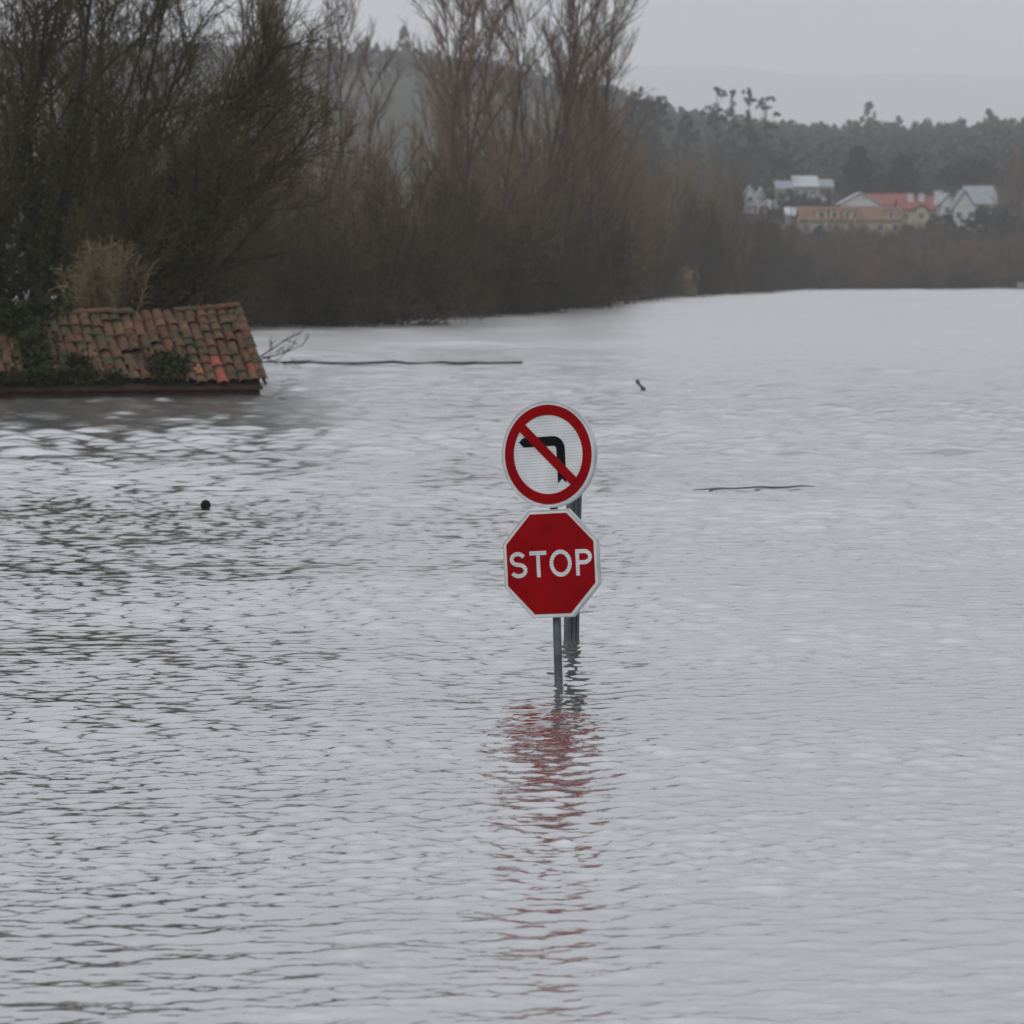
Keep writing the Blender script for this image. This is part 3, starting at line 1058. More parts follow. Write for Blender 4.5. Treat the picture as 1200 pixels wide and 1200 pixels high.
def build_signs():
    b = at(654.5, 797, 20.0)
    root = empty('road_sign', (b.x, b.y, 0))
    root.rotation_euler = (R(-3.6), R(-1.6), 0)
    px = 1 / 208.0
    # post
    mb = MB()
    mb.tube([(0, 0, -1.6), (0, 0, 1.56)], .0235, 20)
    obj('post', mb.mesh('post', M['galv'], True), root)
    mb = MB()
    mb.tube([(0, 0, 1.56), (0, 0, 1.575)], .026, 20)
    obj('post_cap', mb.mesh('post_cap', M['film_black']), root)
    zs, zc = .655, 1.272
    YAW = R(-30)
    off = -.052

    def plate(name, z, outline_out, outline_in, depth, dx=0.0, roll=0.0):
        e = empty(name)
        e.parent = root
        e.location = (math.sin(YAW) * -off * 1.0 + dx, -math.cos(YAW) * -off, z)
        e.rotation_euler = (0, roll, YAW)
        return e
    # ---- stop plate
    def solid(name, poly, y0, y1, mat, parent):
        mb_ = MB(); mb_.prism(poly, y0, y1)
        return obj(name, mb_.mesh(name, mat), parent)
    o1, o2 = octagon(.305), octagon(.283)
    mb = MB(); mb.prism(octagon(.300), -.002, .003)
    stop = obj('stop_plate', mb.mesh('stop_plate', M['film_rim']), root,
               (-math.sin(-YAW) * .052, -math.cos(YAW) * .052, zs), (0, R(-1.4), YAW))
    mb = MB(); mb.ring(o1, octagon(.2985), -.004, .028)
    obj('rim', mb.mesh('rim', M['alu']), stop)
    solid('red_field', o2, -.0045, -.0021, M['film_red'], stop)
    H = .148
    x = -.266
    for i, ch in enumerate('STOP'):
        paths, w = letter_paths(ch)
        mb = MB()
        for p in paths:
            q = [(x + u * H, -.074 + v * H) for u, v in p]
            mb.ribbon(q, .155 * H, -.0065, -.0046, ch == 'O')
        obj('letter', mb.mesh('letter', M['film_white']), stop)
        x += w * H + (.118, .13, .18, 0)[i] * H
    # ---- no left turn plate
    mb = MB(); mb.prism(circle(.2965), -.002, .003)
    rnd = obj('no_left_turn_plate', mb.mesh('no_left_turn_plate', M['film_white']), root,
              (-math.sin(-YAW) * .052 + .003, -math.cos(YAW) * .052, zc), (0, R(-1.4), YAW))
    mb = MB(); mb.ring(circle(.3025), circle(.2955), -.004, .028)
    obj('rim', mb.mesh('rim', M['alu'], False), rnd)
    mb = MB(); mb.ring(circle(.281), circle(.2235), -.0045, -.0021)
    obj('red_ring', mb.mesh('red_ring', M['film_red']), rnd)
    arc = [(.0355 + .0475 * math.cos(a), .0275 + .0475 * math.sin(a)) for a in np.linspace(0, math.pi / 2, 10)]
    mb = MB()
    mb.ribbon([(.083, -.135)] + arc + [(-.155, .075)], .054, -.0045, -.0021)
    mb.prism([(.056, -.135), (.056, -.165), (.083, -.140), (.083, -.135)], -.0045, -.0021)
    mb.prism([(.083, -.135), (.083, -.140), (.110, -.165), (.110, -.135)], -.0045, -.0021)
    mb.prism([(-.155, .102), (-.185, .078), (-.155, .048)], -.0045, -.0021)
    obj('arrow', mb.mesh('arrow', M['film_black']), rnd)
    mb = MB()
    c = .228 * math.sqrt(.5)
    mb.ribbon([(-c, c), (c, -c)], .054, -.0066, -.0047)
    obj('slash', mb.mesh('slash', M['film_red']), rnd)
    # clamps
    for pl, zz in ((stop, .14), (stop, -.14), (rnd, .16), (rnd, -.16)):
        mb = MB(); mb.box(-.07, .07, .004, .03, zz - .016, zz + .016); mb.box(-.03, .03, .03, .082, zz - .014, zz + .014)
        obj('clamp', mb.mesh('clamp', M['galv_dark']), pl)
    tag(root, 'grey post with a red STOP octagon below a round no-left-turn sign', 'road sign')

    # ---- second post behind: ribbed extruded aluminium mast
    b2 = at(670, 747, 22.35)
    r2 = empty('ribbed_post', (b2.x, b2.y, 0), (R(0), R(1.1), R(24)))
    prof = [(-.038, -.03), (-.02, -.03), (-.018, -.022), (-.012, -.022), (-.010, -.03), (.010, -.03), (.012, -.022), (.018, -.022), (.02, -.03), (.038, -.03),
            (.042, -.012), (.042, .03), (.034, .038), (-.034, .038), (-.042, .03), (-.042, -.012)]
    mb = MB()
    n = len(prof)
    mb.add([(x_, y_, -1.6) for x_, y_ in prof] + [(x_, y_, 1.12) for x_, y_ in prof],
           [tuple(range(n - 1, -1, -1)), tuple(range(n, 2 * n))] + [(i, (i + 1) % n, (i + 1) % n + n, i + n) for i in range(n)])
    obj('mast', mb.mesh('mast', M['galv']), r2)
    mb = MB(); mb.box(-.06, -.043, -.035, .035, .94, 1.02)
    obj('bracket', mb.mesh('bracket', M['galv_dark']), r2)
    tag(r2, 'ribbed grey metal mast in the water behind the stop sign', 'post')


build_signs()

# ------------------------------------------------------------------ floating things
M['float'] = material('float', (.008, .008, .009), .8, spec=.1, var=.3, scale=20)
M['wet_wood'] = material('wet_wood', (.035, .03, .024), .6, var=.4, scale=9)


def ball():
    p = at(241, 596, 34.8)
    e = empty('round_float', (p.x, p.y, 0))
    mb = MB()
    prof = [(0, -.03), (.034, -.022), (.049, .0), (.050, .022), (.042, .045), (.024, .061), (0, .067)]
    n = 16
    for r, z in prof:
        for k in range(n):
            mb.v.append((max(r, .001) * math.cos(6.2832 * k / n), max(r, .001) * math.sin(6.2832 * k / n), z + .012))
    for i in range(len(prof) - 1):
        for k in range(n):
            mb.f.append((i * n + k, i * n + (k + 1) % n, (i + 1) * n + (k + 1) % n, (i + 1) * n + k))
    obj('shell', mb.mesh('float_shell', M['float'], True), e)
    mb = MB(); mb.tube([(.0, 0, .072), (0, 0, .080)], .008, 8)
    obj('knob', mb.mesh('float_knob', M['float'], True), e)
    tag(e, 'small black round float bobbing alone on the water', 'float')


ball()


def stick(name, pts, rad, label, cat='branch', twigs=0, seed=1, parts=('stem', 'twig')):
    base = Vector(pts[0])
    rr = random.Random(seed)
    e = empty(name, (base.x, base.y, 0))
    o = Vector((base.x, base.y, 0))
    mb = MB()
    mb.tube([Vector(p) - o for p in pts], rad, 6)
    obj(parts[0], mb.mesh(name, M['wet_wood'], True), e)
    for k in range(twigs):
        i = rr.randrange(len(pts) - 1)
        p = Vector(pts[i]).lerp(Vector(pts[i + 1]), rr.random()) - o
        mb = MB()
        q = p + Vector((rr.uniform(-.12, .12), rr.uniform(-.05, .05), rr.uniform(.03, .09)))
        mb.tube([p, p.lerp(q, .5) + Vector((0, 0, .01)), q], [.006, .005, .003], 5)
        obj(parts[1], mb.mesh('twig', M['wet_wood']), e)
    tag(e, label, cat)


def line(p0, p1, y0, y1, D0, D1, n, z, seed, wob=.012):
    rr = random.Random(seed)
    out = []
    for i in range(n):
        t = i / (n - 1)
        D = D0 + (D1 - D0) * t
        out.append((xz(p0 + (p1 - p0) * t, D), D + rr.gauss(0, .05), z + rr.gauss(0, wob)))
    return out


L1 = line(330, 612, 428, 428, 89.5, 90.0, 16, .065, 4, .012)
stick('floating_bough', L1, [.02 + .018 * abs(math.sin(i * .7)) for i in range(16)], 'long thin bough lying flat on the water near the drowned roof', twigs=5, seed=8)
L2 = line(812, 955, 573, 570, 37.6, 38.2, 10, .012, 6, .004)
stick('floating_stick', L2, [.004, .008, .009, .008, .009, .010, .011, .010, .008, .004], 'thin dark stick floating flat to one side of the round sign', twigs=0, seed=9)
p = at(754, 459, 70.5)
q = at(746, 451, 70.6)
stick('snag', [(p.x + .1, p.y, -.12), (p.x, p.y, .03), ((p.x + q.x) / 2, p.y, .09), (q.x + .015, q.y, .17), (q.x, q.y, .2)], [.03, .04, .022, .045, .02], 'short black snag poking up at a slant from open water', twigs=0)
p = at(256, 1103, 12.16)
stick('floating_twig', [(p.x - .012, p.y, .0), (p.x + .004, p.y, .006), (p.x + .024, p.y, .002)], [.003, .006, .002], 'tiny dark twig drifting among long smooth ripples', twigs=0)

# ------------------------------------------------------------------ village
M['w_white'] = material('render_white', (.46, .46, .45), .9, spec=.2, var=.12, scale=.8)
M['w_cream'] = material('render_cream', (.42, .36, .25), .9, spec=.2, var=.12, scale=.8)
M['w_grey'] = material('render_grey', (.25, .26, .26), .9, spec=.2, var=.12, scale=.8)
M['w_orange'] = material('render_orange', (.42, .22, .11), .9, spec=.2, var=.12, scale=.8)
M['r_orange'] = material('roof_orange', (.165, .095, .06), .9, spec=.2, var=.25, scale=1.5)
M['r_red'] = material('roof_red', (.22, .075, .06), .9, spec=.2, var=.2, scale=1.5)
M['r_grey'] = material('roof_grey', (.24, .25, .27), .8, spec=.2, var=.15, scale=1.5)
M['r_pale'] = material('roof_pale', (.42, .44, .45), .8, spec=.2, var=.12, scale=1.5)
M['pane'] = material('window_pane', (.03, .035, .04), .15)
M['frame'] = material('window_frame', (.6, .58, .54), .7)
M['door'] = material('house_door', (.10, .06, .04), .7)


def far_house(px0, px1, y_eave, y_ridge, D, wall, roof, label, gable=False, depth=8.0, nwin=3, chimneys=(), storeys=1, rz=0.0, name='village_house'):
    x0, x1 = xz(px0, D), xz(px1, D)
    cx, w = (x0 + x1) / 2, x1 - x0
    gz = float(ground(cx, D)) - .4
    ze = at(600, y_eave, D).z - gz
    zr = at(600, y_ridge, D + (0 if gable else depth / 2)).z - gz
    e = empty(name, (cx, D, gz), (0, 0, rz))
    hw = w / 2
    mb = MB()
    if gable:
        mb.prism([(-hw + .2, 0), (hw - .2, 0), (hw - .2, ze), (0, zr - .15), (-hw + .2, ze)], 0, depth)
    else:
        mb.box(-hw + .2, hw - .2, 0, depth, 0, ze)
        for s in (-1, 1):
            x_ = s * (hw - .2)
            mb.add([(x_, 0, ze), (x_, depth, ze), (x_, depth / 2, zr - .15), (x_ - s * .2, 0, ze), (x_ - s * .2, depth, ze), (x_ - s * .2, depth / 2, zr - .15)],
                   [(0, 1, 2), (5, 4, 3), (0, 2, 5, 3), (1, 4, 5, 2), (0, 3, 4, 1)])
    obj('wall', mb.mesh('house_wall', wall), e)
    mb = MB()
    t = .22
    if gable:
        sl = (zr - ze) / hw
        for s in (-1, 1):
            pr = [(0, zr), (0, zr + t), (s * (hw + .3), ze - .3 * sl + t), (s * (hw + .3), ze - .3 * sl)]
            if s > 0: pr = pr[::-1]
            mb.prism(pr, -.35, depth + .3)
    else:
        sl = (zr - ze) / (depth / 2)
        for ya, yb in ((-.4, depth / 2), (depth + .4, depth / 2)):
            za = ze - .4 * sl
            mb.add([(-hw - .2, ya, za), (hw + .2, ya, za), (hw + .2, yb, zr), (-hw - .2, yb, zr), (-hw - .2, ya, za + t), (hw + .2, ya, za + t), (hw + .2, yb, zr + t), (-hw - .2, yb, zr + t)],
                   [(0, 3, 2, 1), (4, 5, 6, 7), (0, 1, 5, 4), (1, 2, 6, 5), (2, 3, 7, 6), (3, 0, 4, 7)])
    rf = obj('roof', mb.mesh('house_roof', roof), e)
    for (cu, cw, top, mat) in chimneys:
        mb = MB()
        x_ = -hw + cu * w
        zt = at(600, top, D).z - gz
        mb.box(x_ - cw / 2, x_ + cw / 2, depth * .25, depth * .25 + .8, ze - .3, zt)
        mb.box(x_ - cw / 2 - .1, x_ + cw / 2 + .1, depth * .25 - .1, depth * .25 + .9, zt, zt + .15)
        obj('chimney', mb.mesh('chimney', mat), rf)
    for st in range(storeys):
        zc = ze - 1.35 - st * 2.8
        if zc < .8: break
        for k in range(nwin):
            x_ = -hw + w * (k + .5) / nwin
            if st == storeys - 1 and k == nwin // 2 and zc < 3:
                mb = MB(); mb.box(x_ - .5, x_ + .5, -.05, .02, zc - 1.3, zc + .8)
                obj('door', mb.mesh('house_door', M['door']), e)
                continue
            mb = MB(); mb.box(x_ - .6, x_ + .6, -.06, .02, zc - .7, zc + .7)
            wf = obj('window', mb.mesh('window', M['frame']), e)
            for s in (-1, 1):
                mb = MB(); mb.box(x_ + s * .27 - .23, x_ + s * .27 + .23, -.08, -.055, zc - .6, zc + .6)
                obj('pane', mb.mesh('pane', M['pane']), wf)
    return tag(e, label, 'house', 'village houses on the far slope')


W_, C_, G_ = M['w_white'], M['w_cream'], M['w_grey']
h = far_house(936, 1056, 258, 243, 680, C_, M['r_orange'], 'long low house with orange tiled roof and cream walls', depth=9, nwin=7)
for k, (px, w) in enumerate(((962, 2.0), (977, 1.7), (992, 1.3), (1001, 1.3), (1043, 1.4))):      # pale dormers in the long roof
    x_ = xz(px, 680) - h.location.x
    z0 = at(600, 256, 680).z - h.location.z
    mb = MB()
    mb.box(x_ - w / 2, x_ + w / 2, .4, 3.6, z0 - .3, z0 + 1.5)
    dm = obj('dormer', mb.mesh('dormer', M['w_cream']), h)
    mb = MB(); mb.box(x_ - w / 2 - .15, x_ + w / 2 + .15, .25, 3.8, z0 + 1.502, z0 + 1.7)
    obj('dormer_roof', mb.mesh('dormer_roof', M['r_orange']), dm)
    mb = MB(); mb.box(x_ - w / 4, x_ + w / 4, .36, .398, z0 + .2, z0 + 1.2)
    obj('dormer_window', mb.mesh('dormer_window', M['pane']), dm)
far_house(983, 1030, 239, 226, 735, W_, M['r_pale'], 'white gabled house with pale roof just behind the long orange-roofed house', True, 10, 3)
far_house(1016, 1066, 240, 228, 755, W_, M['r_red'], 'white house with red roof behind the white gabled one', depth=8, nwin=4)
far_house(1052, 1098, 245, 231, 715, C_, M['r_red'], 'red-roofed house with two pale chimneys beside the white twin-gable house', depth=8, nwin=3,
          chimneys=((.32, 1.1, 227, W_), (.6, 1.1, 227, W_)))
far_house(1071, 1085, 244, 240, 690, C_, M['r_orange'], 'narrow cream tower-like house in front of the red roof', True, 5, 1)
far_house(1100, 1118, 238, 227, 706, W_, M['r_pale'], 'small white gable house with a tall white chimney', True, 7, 1, chimneys=((-.05, 1.6, 224, W_),))
far_house(1115, 1143, 244, 223, 700, W_, M['r_grey'], 'steep white gable house at the end of the village row', True, 9, 2)
far_house(1130, 1166, 238, 219, 722, G_, M['r_grey'], 'grey house with slate-coloured roof behind the steep white gable', depth=8, nwin=3)
far_house(928, 957, 218, 207, 800, G_, M['r_pale'], 'house with bright pale roof standing alone higher on the slope', depth=7, nwin=3)
far_house(957, 975, 219, 211, 810, W_, M['r_grey'], 'grey-roofed house next to the bright pale roof', depth=7, nwin=2)
far_house(908, 926, 221, 213, 790, C_, M['r_grey'], 'cream house with grey roof below the tall eucalyptus trees', depth=7, nwin=2)
far_house(872, 884, 226, 218, 770, W_, M['r_pale'], 'small white cottage half hidden by brown trees', True, 6, 1)
far_house(886, 896, 230, 220, 760, W_, M['r_pale'], 'narrow white cottage next to the half hidden one', True, 6, 1)
far_house(886, 904, 243, 235, 735, W_, M['r_grey'], 'low white outbuilding below the two cottages', depth=6, nwin=2)
far_house(904, 912, 242, 234, 730, W_, M['r_pale'], 'tiny white shed beside the low outbuilding', True, 5, 1)
far_house(905, 920, 266, 258, 680, W_, M['r_grey'], 'pale shed lowest on the slope among the scrub', True, 6, 1)
far_house(920, 938, 252, 244, 705, G_, M['r_pale'], 'grey shed at the end of the long orange-roofed house', depth=6, nwin=1)


# ------------------------------------------------------------------ village and ridge trees
def foliage_cloud(n, shape, size, seed, flat=0):
    g = np.random.default_rng(seed)
    C = np.array([shape(g) for _ in range(n)])
    return leaf_quads(C, size, seed, flat, .75)


def tree_from(name, loc, trunk_segs, leaves, tmat, lmat, label, group=None):
    e = empty(name, loc)
    obj('trunk', trunk_segs.mesh('tree_trunk', tmat, 6), e)
    obj('crown', mesh_np('tree_crown', *leaves, lmat), e)
    return tag(e, label, 'tree', group)


def gpos(px, D):
    x = xz(px, D)
    return Vector((x, D, float(ground(x, D)) - .3))


def cone_tree(px, D, ytop, hwpx, label, seed):
    p = gpos(px, D)
    H = at(px, ytop, D).z - p.z
    W = hwpx / F_PX * D
    def shape(g):
        t = g.random() ** .8
        lob = 1 + .22 * math.sin(7 * t * 3 + seed) + .1 * g.normal()
        r = W * 1.08 * (1 - t) ** .42 * lob * math.sqrt(g.uniform(.25, 1))
        a = g.uniform(0, 6.283)
        return (r * math.cos(a), r * math.sin(a), .06 * H + t * H * .94)
    s = Segs()
    s.add(Vector((0, 0, -.5)), Vector((0, 0, H * .5)), .35, .2)
    s.add(Vector((0, 0, H * .5)), Vector((0, 0, H * .96)), .2, .04)
    tree_from('conifer_tree', p, s, foliage_cloud(7500, shape, .26, seed), M['bark'], M['conifer'], label)


cone_tree(1004, 765, 172, 25, 'dark broad conifer behind the white gabled house', 81)
cone_tree(1056, 770, 183, 25, 'dark blunt conifer behind the red roofs', 82)
cone_tree(1030, 790, 205, 22, 'lower dark conifer filling the gap between the two big conifers', 83)


def umbrella(px0, px1, y0, y1, D, label, seed):
    p = gpos((px0 + px1) / 2, D)
    W = (px1 - px0) / 2 / F_PX * D
    z0, z1 = at(600, y1, D).z - p.z, at(600, y0, D).z - p.z
    def shape(g):
        a = g.uniform(0, 6.283); r = math.sqrt(g.random())
        x, y = r * math.cos(a), r * math.sin(a)
        top = math.sqrt(max(0, 1 - r * r))
        z = z0 + (z1 - z0) * (.25 + .15 * x) + (z1 - z0) * g.uniform(-.25, .75) * top + .3 * math.sin(x * 9 + seed)
        return (x * W, y * W, z)
    s = Segs()
    s.add(Vector((0, 0, -.5)), Vector((.3, 0, z0 * .8)), .3, .22)
    for a in np.linspace(0, 6.28, 7)[:-1]:
        s.add(Vector((.3, 0, z0 * .75)), Vector((W * .6 * math.cos(a), W * .6 * math.sin(a), z0 + (z1 - z0) * .3)), .14, .05)
    tree_from('umbrella_pine', p, s, foliage_cloud(4200, shape, .26, seed, .4), M['bark'], M['pine'], label)


umbrella(1094, 1166, 185, 216, 780, 'dark umbrella pine with wide flat crown above the grey roof', 84)


def tall_gum(px, D, ytop, seed, clumps, label, mat=M['eucalypt'], group=None, name='eucalyptus_tree'):
    """clumps = (dx px, y px, rx px, ry px) foliage masses high on a slim stem."""
    p = gpos(px, D)
    k = D / F_PX
    H = at(px, ytop, D).z - p.z
    s = Segs()
    s.add(Vector((0, 0, -.5)), Vector((.2, 0, H * .5)), .32, .22)
    s.add(Vector((.2, 0, H * .5)), Vector((0, 0, H * .97)), .22, .06)
    V, F, b = [], [], 0
    for i, (dx, y, rx, ry) in enumerate(clumps):
        c = Vector((dx * k, 0, at(px, y, D).z - p.z))
        s.add(Vector((.1, 0, max(c.z - ry * k - 3.5, H * .3))), c, .1, .04)
        q = random.Random(seed * 31 + i)
        sub = [(q.gauss(0, .5), q.gauss(0, .5), q.gauss(0, .5), q.uniform(.28, .6)) for _ in range(7)]
        for ox, oy, oz, sr in sub[:4]:
            s.add(c, Vector((c.x + ox * rx * k, oy * rx * k, c.z + oz * ry * k)), .05, .02)
        def shape(g):
            v = g.normal(size=3); v /= np.linalg.norm(v)
            ox, oy, oz, sr = sub[g.integers(0, 7)]
            r = g.random() ** .5 * sr
            return (c.x + (ox + v[0] * r) * rx * k, (oy + v[1] * r) * rx * k, c.z + (oz + v[2] * r) * ry * k)
        v, f = foliage_cloud(int(50 + rx * ry * 3.0), shape, .26, seed * 13 + i)
        V.append(v); F.append(f + b); b += len(v)
    return tree_from(name, p, s, (np.concatenate(V), np.concatenate(F)), M['bark'], mat, label, group)


tall_gum(839, 830, 102, 1, [(0, 106, 6, 5), (5, 111, 5, 4), (-3, 128, 11, 8), (-8, 140, 10, 9), (6, 138, 8, 9)], 'eucalyptus with a small tilted top tuft over a rounded lower crown')
tall_gum(857, 826, 105, 2, [(0, 108, 4, 4), (0, 126, 4, 10), (2, 148, 8, 7)], 'slimmest eucalyptus with a pinhead tuft between two fuller ones')
tall_gum(876, 822, 106, 3, [(0, 110, 5, 6), (0, 118, 9, 5), (0, 138, 4, 10), (-2, 155, 11, 9)], 'eucalyptus with a spade-shaped top tuft')
tall_gum(895, 826, 113, 4, [(2, 117, 7, 4), (-5, 123, 5, 5), (3, 126, 8, 3), (2, 148, 10, 8), (14, 134, 6, 3)], 'eucalyptus with a ragged two-tier top beside the open sky')
tall_gum(885, 800, 150, 5, [(0, 160, 14, 10), (-8, 178, 14, 12), (8, 180, 14, 12)], 'round brownish tree below the ragged-topped eucalyptus', M['forest'])
tall_gum(850, 795, 160, 6, [(0, 170, 14, 10), (-8, 186, 14, 12), (10, 190, 12, 12)], 'round brownish tree below the slimmest eucalyptus', M['forest'])
tall_gum(868, 780, 182, 16, [(0, 192, 14, 10), (-10, 204, 14, 10), (12, 206, 12, 10)], 'olive tree crown just above the half hidden cottages', M['forest'])
tall_gum(920, 800, 165, 7, [(0, 171, 5, 5), (-12, 190, 14, 10), (0, 195, 10, 8)], 'dark pine with a square little top above the cream house', M['pine'])
for i, (px, D, yt, ly) in enumerate([(748, 800, 102, 1), (772, 810, 109, 0), (760, 790, 118, 0), (803, 820, 130, 1)]):
    tall_gum(px, D, yt, 20 + i, [(0, yt + 6, 7, 6), (-5, yt + 16, 9, 7), (6, yt + 18, 9, 7), (0, yt + 32, 12, 12), (-4, yt + 52, 13, 14), (5, yt + 70, 13, 12)],
             ['tallest dark evergreen right at the edge of the poplar clump', 'dark evergreen in the open beside the tallest one', 'shorter evergreen squeezed between two taller ones', 'lone low evergreen halfway to the eucalyptus group'][i], M['pine'], None, 'evergreen_tree')
# wooded edge at the right
for i, (px, D, yt) in enumerate([(1188, 640, 166), (1204, 650, 172), (1176, 660, 196)]):
    p = gpos(px, D)
    s_ = (at(px, yt, D).z - p.z) / 20
    tag(plant('bare_tree', [('trunk', POP[i + 1][0]), ('crown', POP[i + 1][1])], p, i, (s_ * 1.2, s_ * 1.2, s_)),
        'tall brown bare tree at the edge of the village beyond the grey house', 'tree', 'bare trees beyond the grey house')
# dark round garden trees between the houses
for i, (px, D, yt, hw, lab) in enumerate([(906, 742, 226, 11, 'dark round tree between the low outbuilding and the cream house'), (925, 752, 224, 10, 'dark round tree in front of the house with the bright pale roof'),
                                         (948, 748, 224, 12, 'broad dark tree under the bright pale roof'), (970, 740, 226, 12, 'dark round tree beside the white gabled house'),
                                         (1152, 690, 240, 12, 'dark round tree in front of the grey house'), (1176, 684, 236, 14, 'big dark round tree past the grey house'),
                                         (1092, 668, 252, 8, 'small dark tree in front of the red-roofed house'), (1108, 672, 250, 9, 'small dark tree below the tall white chimney'),
                                         (926, 664, 262, 9, 'small dark tree at the end of the long orange-roofed house'), (1010, 660, 270, 8, 'small dark tree before the cream wall of the long house'),
                                         (1062, 664, 262, 8, 'small dark tree at the far corner of the long house'),
                                         (1130, 655, 258, 9, 'dark round tree in front of the steep white gable'), (1165, 650, 260, 11, 'dark round tree lower on the slope below the grey house'),
                                         (1190, 648, 248, 13, 'large dark tree below the tall bare trees at the village end'), (1040, 652, 272, 8, 'low dark tree below the long house towards the narrow tower-like house'),
                                         (960, 652, 268, 8, 'low dark tree below the dormers of the long house'), (985, 650, 273, 7, 'lowest dark bush-like tree in the scrub under the long house')]):
    hw *= 1.3
    tall_gum(px, D, yt, 60 + i, [(0, yt + hw * .7, hw * .8, hw * .7), (-hw * .5, yt + hw * 1.3, hw * .8, hw * .8), (hw * .5, yt + hw * 1.4, hw * .8, hw * .8), (0, yt + hw * 2, hw, hw * .9)],
             lab, M['pine'], None, 'garden_tree')
# gardens: bushes between the houses
for i in range(48):
    px = random.uniform(868, 1200)
    D = random.uniform(655, 668) if i % 3 else random.uniform(760, 790)
    v = FSH[i % 2]
    p = gpos(px, D)
    ss = random.uniform(.35, .75)
    tag(plant('garden_shrub', [('stem', v[0]), ('twigs', v[1])], p, i, (ss * 1.2, ss * 1.2, ss)), 'small bare shrub among the village houses', 'shrub', 'garden shrubs among the houses')


def build_forest():
    g = np.random.default_rng(9)
    # six tree forms, copied over the slope
    forms = []
    for k in range(6):
        n = 50
        H = 11.0
        W = [2.6, 2.2, 3.0, 2.0, 2.8, 2.4][k]
        t = g.random(n)
        prof = (1 - np.abs(t - .35) / .7) if k % 2 else np.sqrt(np.clip(1 - ((t - .45) / .6) ** 2, 0.05, 1))
        r = W * prof * np.sqrt(g.uniform(.1, 1, n))
        a = g.uniform(0, 6.283, n)
        C = np.stack([r * np.cos(a), r * np.sin(a), H * (.28 + .72 * t)], 1)
        V, F = leaf_quads(C, .88, 100 + k, 0, .75)
        s = Segs()
        s.add(Vector((0, 0, -1)), Vector((0, 0, H * .6)), .22, .1)
        v2, f2 = s.arrays(3)
        forms.append((np.concatenate([V, v2]), np.concatenate([F, f2 + len(V)])))
    VV, FF, b = [], [], 0
    pts = []
    for D in np.concatenate([np.arange(805, 1000, 9.0), np.arange(1000, 1410, 17.0), np.arange(1410, 1490, 9.0)]):
        px = -60.0
        while px < 1290:
            px += g.uniform(15, 28) * 900 / D
            # leave the village shelf open
            if D < 850 and 905 < px < 1180: continue
            if D < 1330 and px < 690: continue      # slope wholly behind the poplars
            pts.append((px, D + g.uniform(-4, 4)))
    for px, D in pts:
        x = xz(px, D)
        z = float(ground(x, D)) - .5
        v, f = forms[g.integers(0, 6)]
        a = g.uniform(0, 6.283)
        s = g.uniform(.6, 1.05)
        if D > 1435: s *= (.75 + .3 * math.sin(px * .045) + .2 * math.sin(px * .13 + 2)) * g.choice([.5, .75, .9, 1.0, 1.5], p=[.2, .25, .25, .22, .08])
        sw = s * g.uniform(.9, 1.4)
        ca, sa = math.cos(a) * sw, math.sin(a) * sw
        q = np.stack([v[:, 0] * ca - v[:, 1] * sa + x, v[:, 0] * sa + v[:, 1] * ca + D, v[:, 2] * s + z], 1)
        VV.append(q); FF.append(f + b); b += len(q)
    me = mesh_np('forest', np.concatenate(VV), np.concatenate(FF), M['forest'])
    tag(obj('forest', me), 'hazy grey-green wood covering the ridge behind the village', 'forest', kind='stuff')


build_forest()

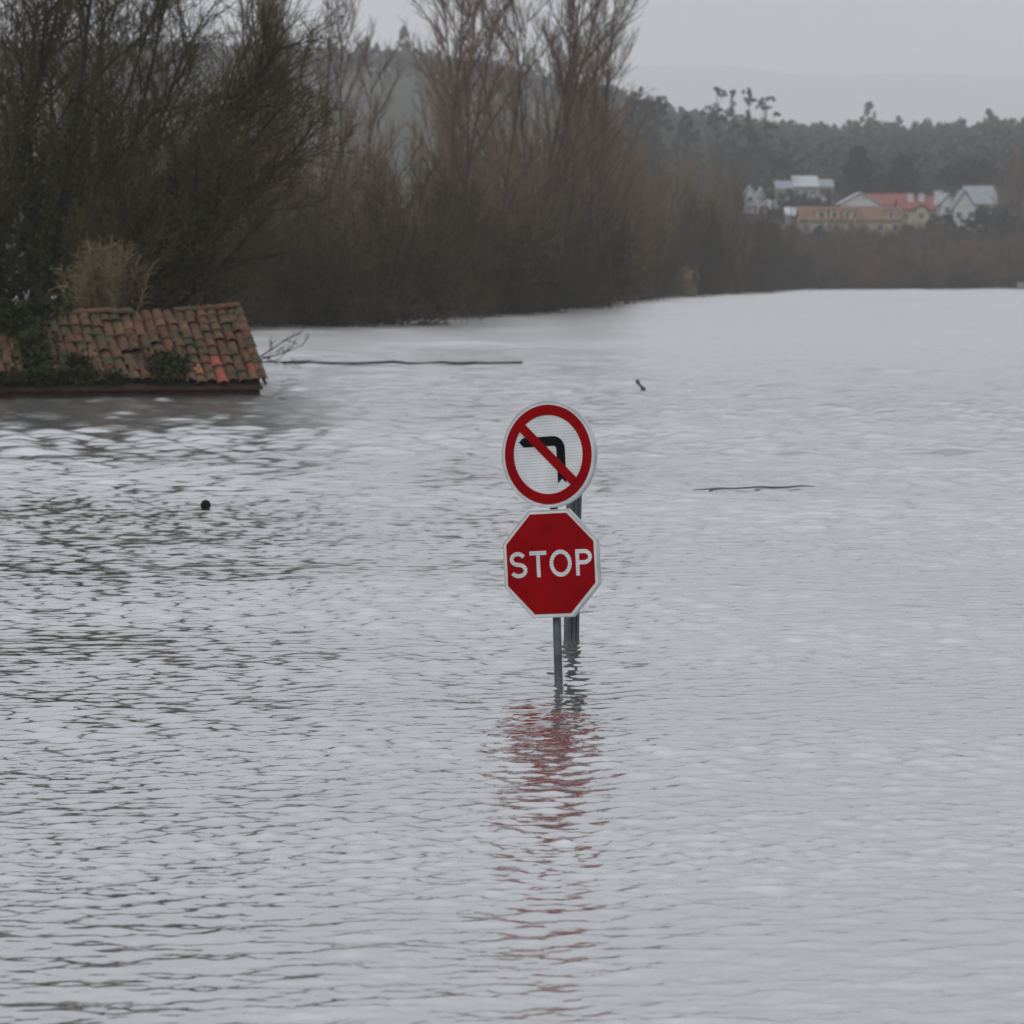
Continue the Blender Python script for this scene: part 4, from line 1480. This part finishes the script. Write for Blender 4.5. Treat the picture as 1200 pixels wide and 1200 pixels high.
# tan reeds where the thicket meets the water
def reeds(px, D, h, label, seed):
    random.seed(seed)
    s = Segs()
    for k in range(420):
        x, y = random.gauss(0, .75), random.gauss(0, .5)
        H = h * random.uniform(.5, 1) * math.exp(-(x / 1.6) ** 2)
        p = Vector((x, y, -.2)); q = Vector((x + random.gauss(0, .15), y, H * .6)); r = Vector((q.x + random.gauss(0, .3), y, H))
        s.add(p, q, .022, .02); s.add(q, r, .02, .012)
    t = Segs()
    for k in range(60):
        x = random.gauss(0, .7)
        t.add(Vector((x, -.3, h * .6)), Vector((x + random.gauss(0, .2), -.3, h * random.uniform(.85, 1.1))), .05, .02)
    p = (xz(px, D), D, 0)
    tag(plant('reed_clump', [('stems', s.mesh('reed_stems', M['dry'], 3)), ('plumes', t.mesh('reed_plumes', M['dry'], 4))], p), label, 'reeds')


reeds(798, 346, 3.1, 'tan reed clump at the water edge under the dark thicket', 91)

# pale upturned skiff at the far waterline
def skiff():
    p = at(1180, 338, 536)
    e = empty('pale_skiff', (p.x, 528, 0), (0, 0, R(8)))
    mb = MB()
    n = 9
    for i in range(n):
        t = i / (n - 1)
        x = -2.6 + 5.2 * t
        w = .75 * math.sin(math.pi * min(1, .12 + t * .8)) ** .6
        sh = .45 + .35 * (t - .4) ** 2
        mb.v += [(x, -w, sh), (x, -w * .6, -.05), (x, w * .6, -.05), (x, w, sh)]
    for i in range(n - 1):
        a, b = i * 4, i * 4 + 4
        mb.f += [(a, b, b + 1, a + 1), (a + 1, b + 1, b + 2, a + 2), (a + 2, b + 2, b + 3, a + 3)]
    mb.f += [(0, 1, 2, 3), tuple((n - 1) * 4 + k for k in (3, 2, 1, 0))]
    obj('hull', mb.mesh('hull', M['w_grey']), e)
    mb = MB(); mb.box(.5, 1.9, -.5, .5, .3, 1.15)
    obj('cabin', mb.mesh('cabin', M['w_grey']), e)
    tag(e, 'small pale boat moored at the far water edge', 'boat')


skiff()

# ------------------------------------------------------------------ haze
def haze():
    mb = MB()
    mb.box(-4200, 4200, -60, 11400, -4, 760)
    m = bpy.data.materials.new('haze')
    m.use_nodes = True
    n, l = m.node_tree.nodes, m.node_tree.links
    n.remove(n['Principled BSDF'])
    v = n.new('ShaderNodeVolumePrincipled')
    v.inputs['Color'].default_value = (.935, .925, .925, 1)
    v.inputs['Density'].default_value = 0.00025
    v.inputs['Anisotropy'].default_value = 0.2
    l.new(v.outputs[0], n['Material Output'].inputs['Volume'])
    tag(obj('haze', mb.mesh('haze', m)), 'thin grey winter haze over the valley', kind='stuff')


haze()
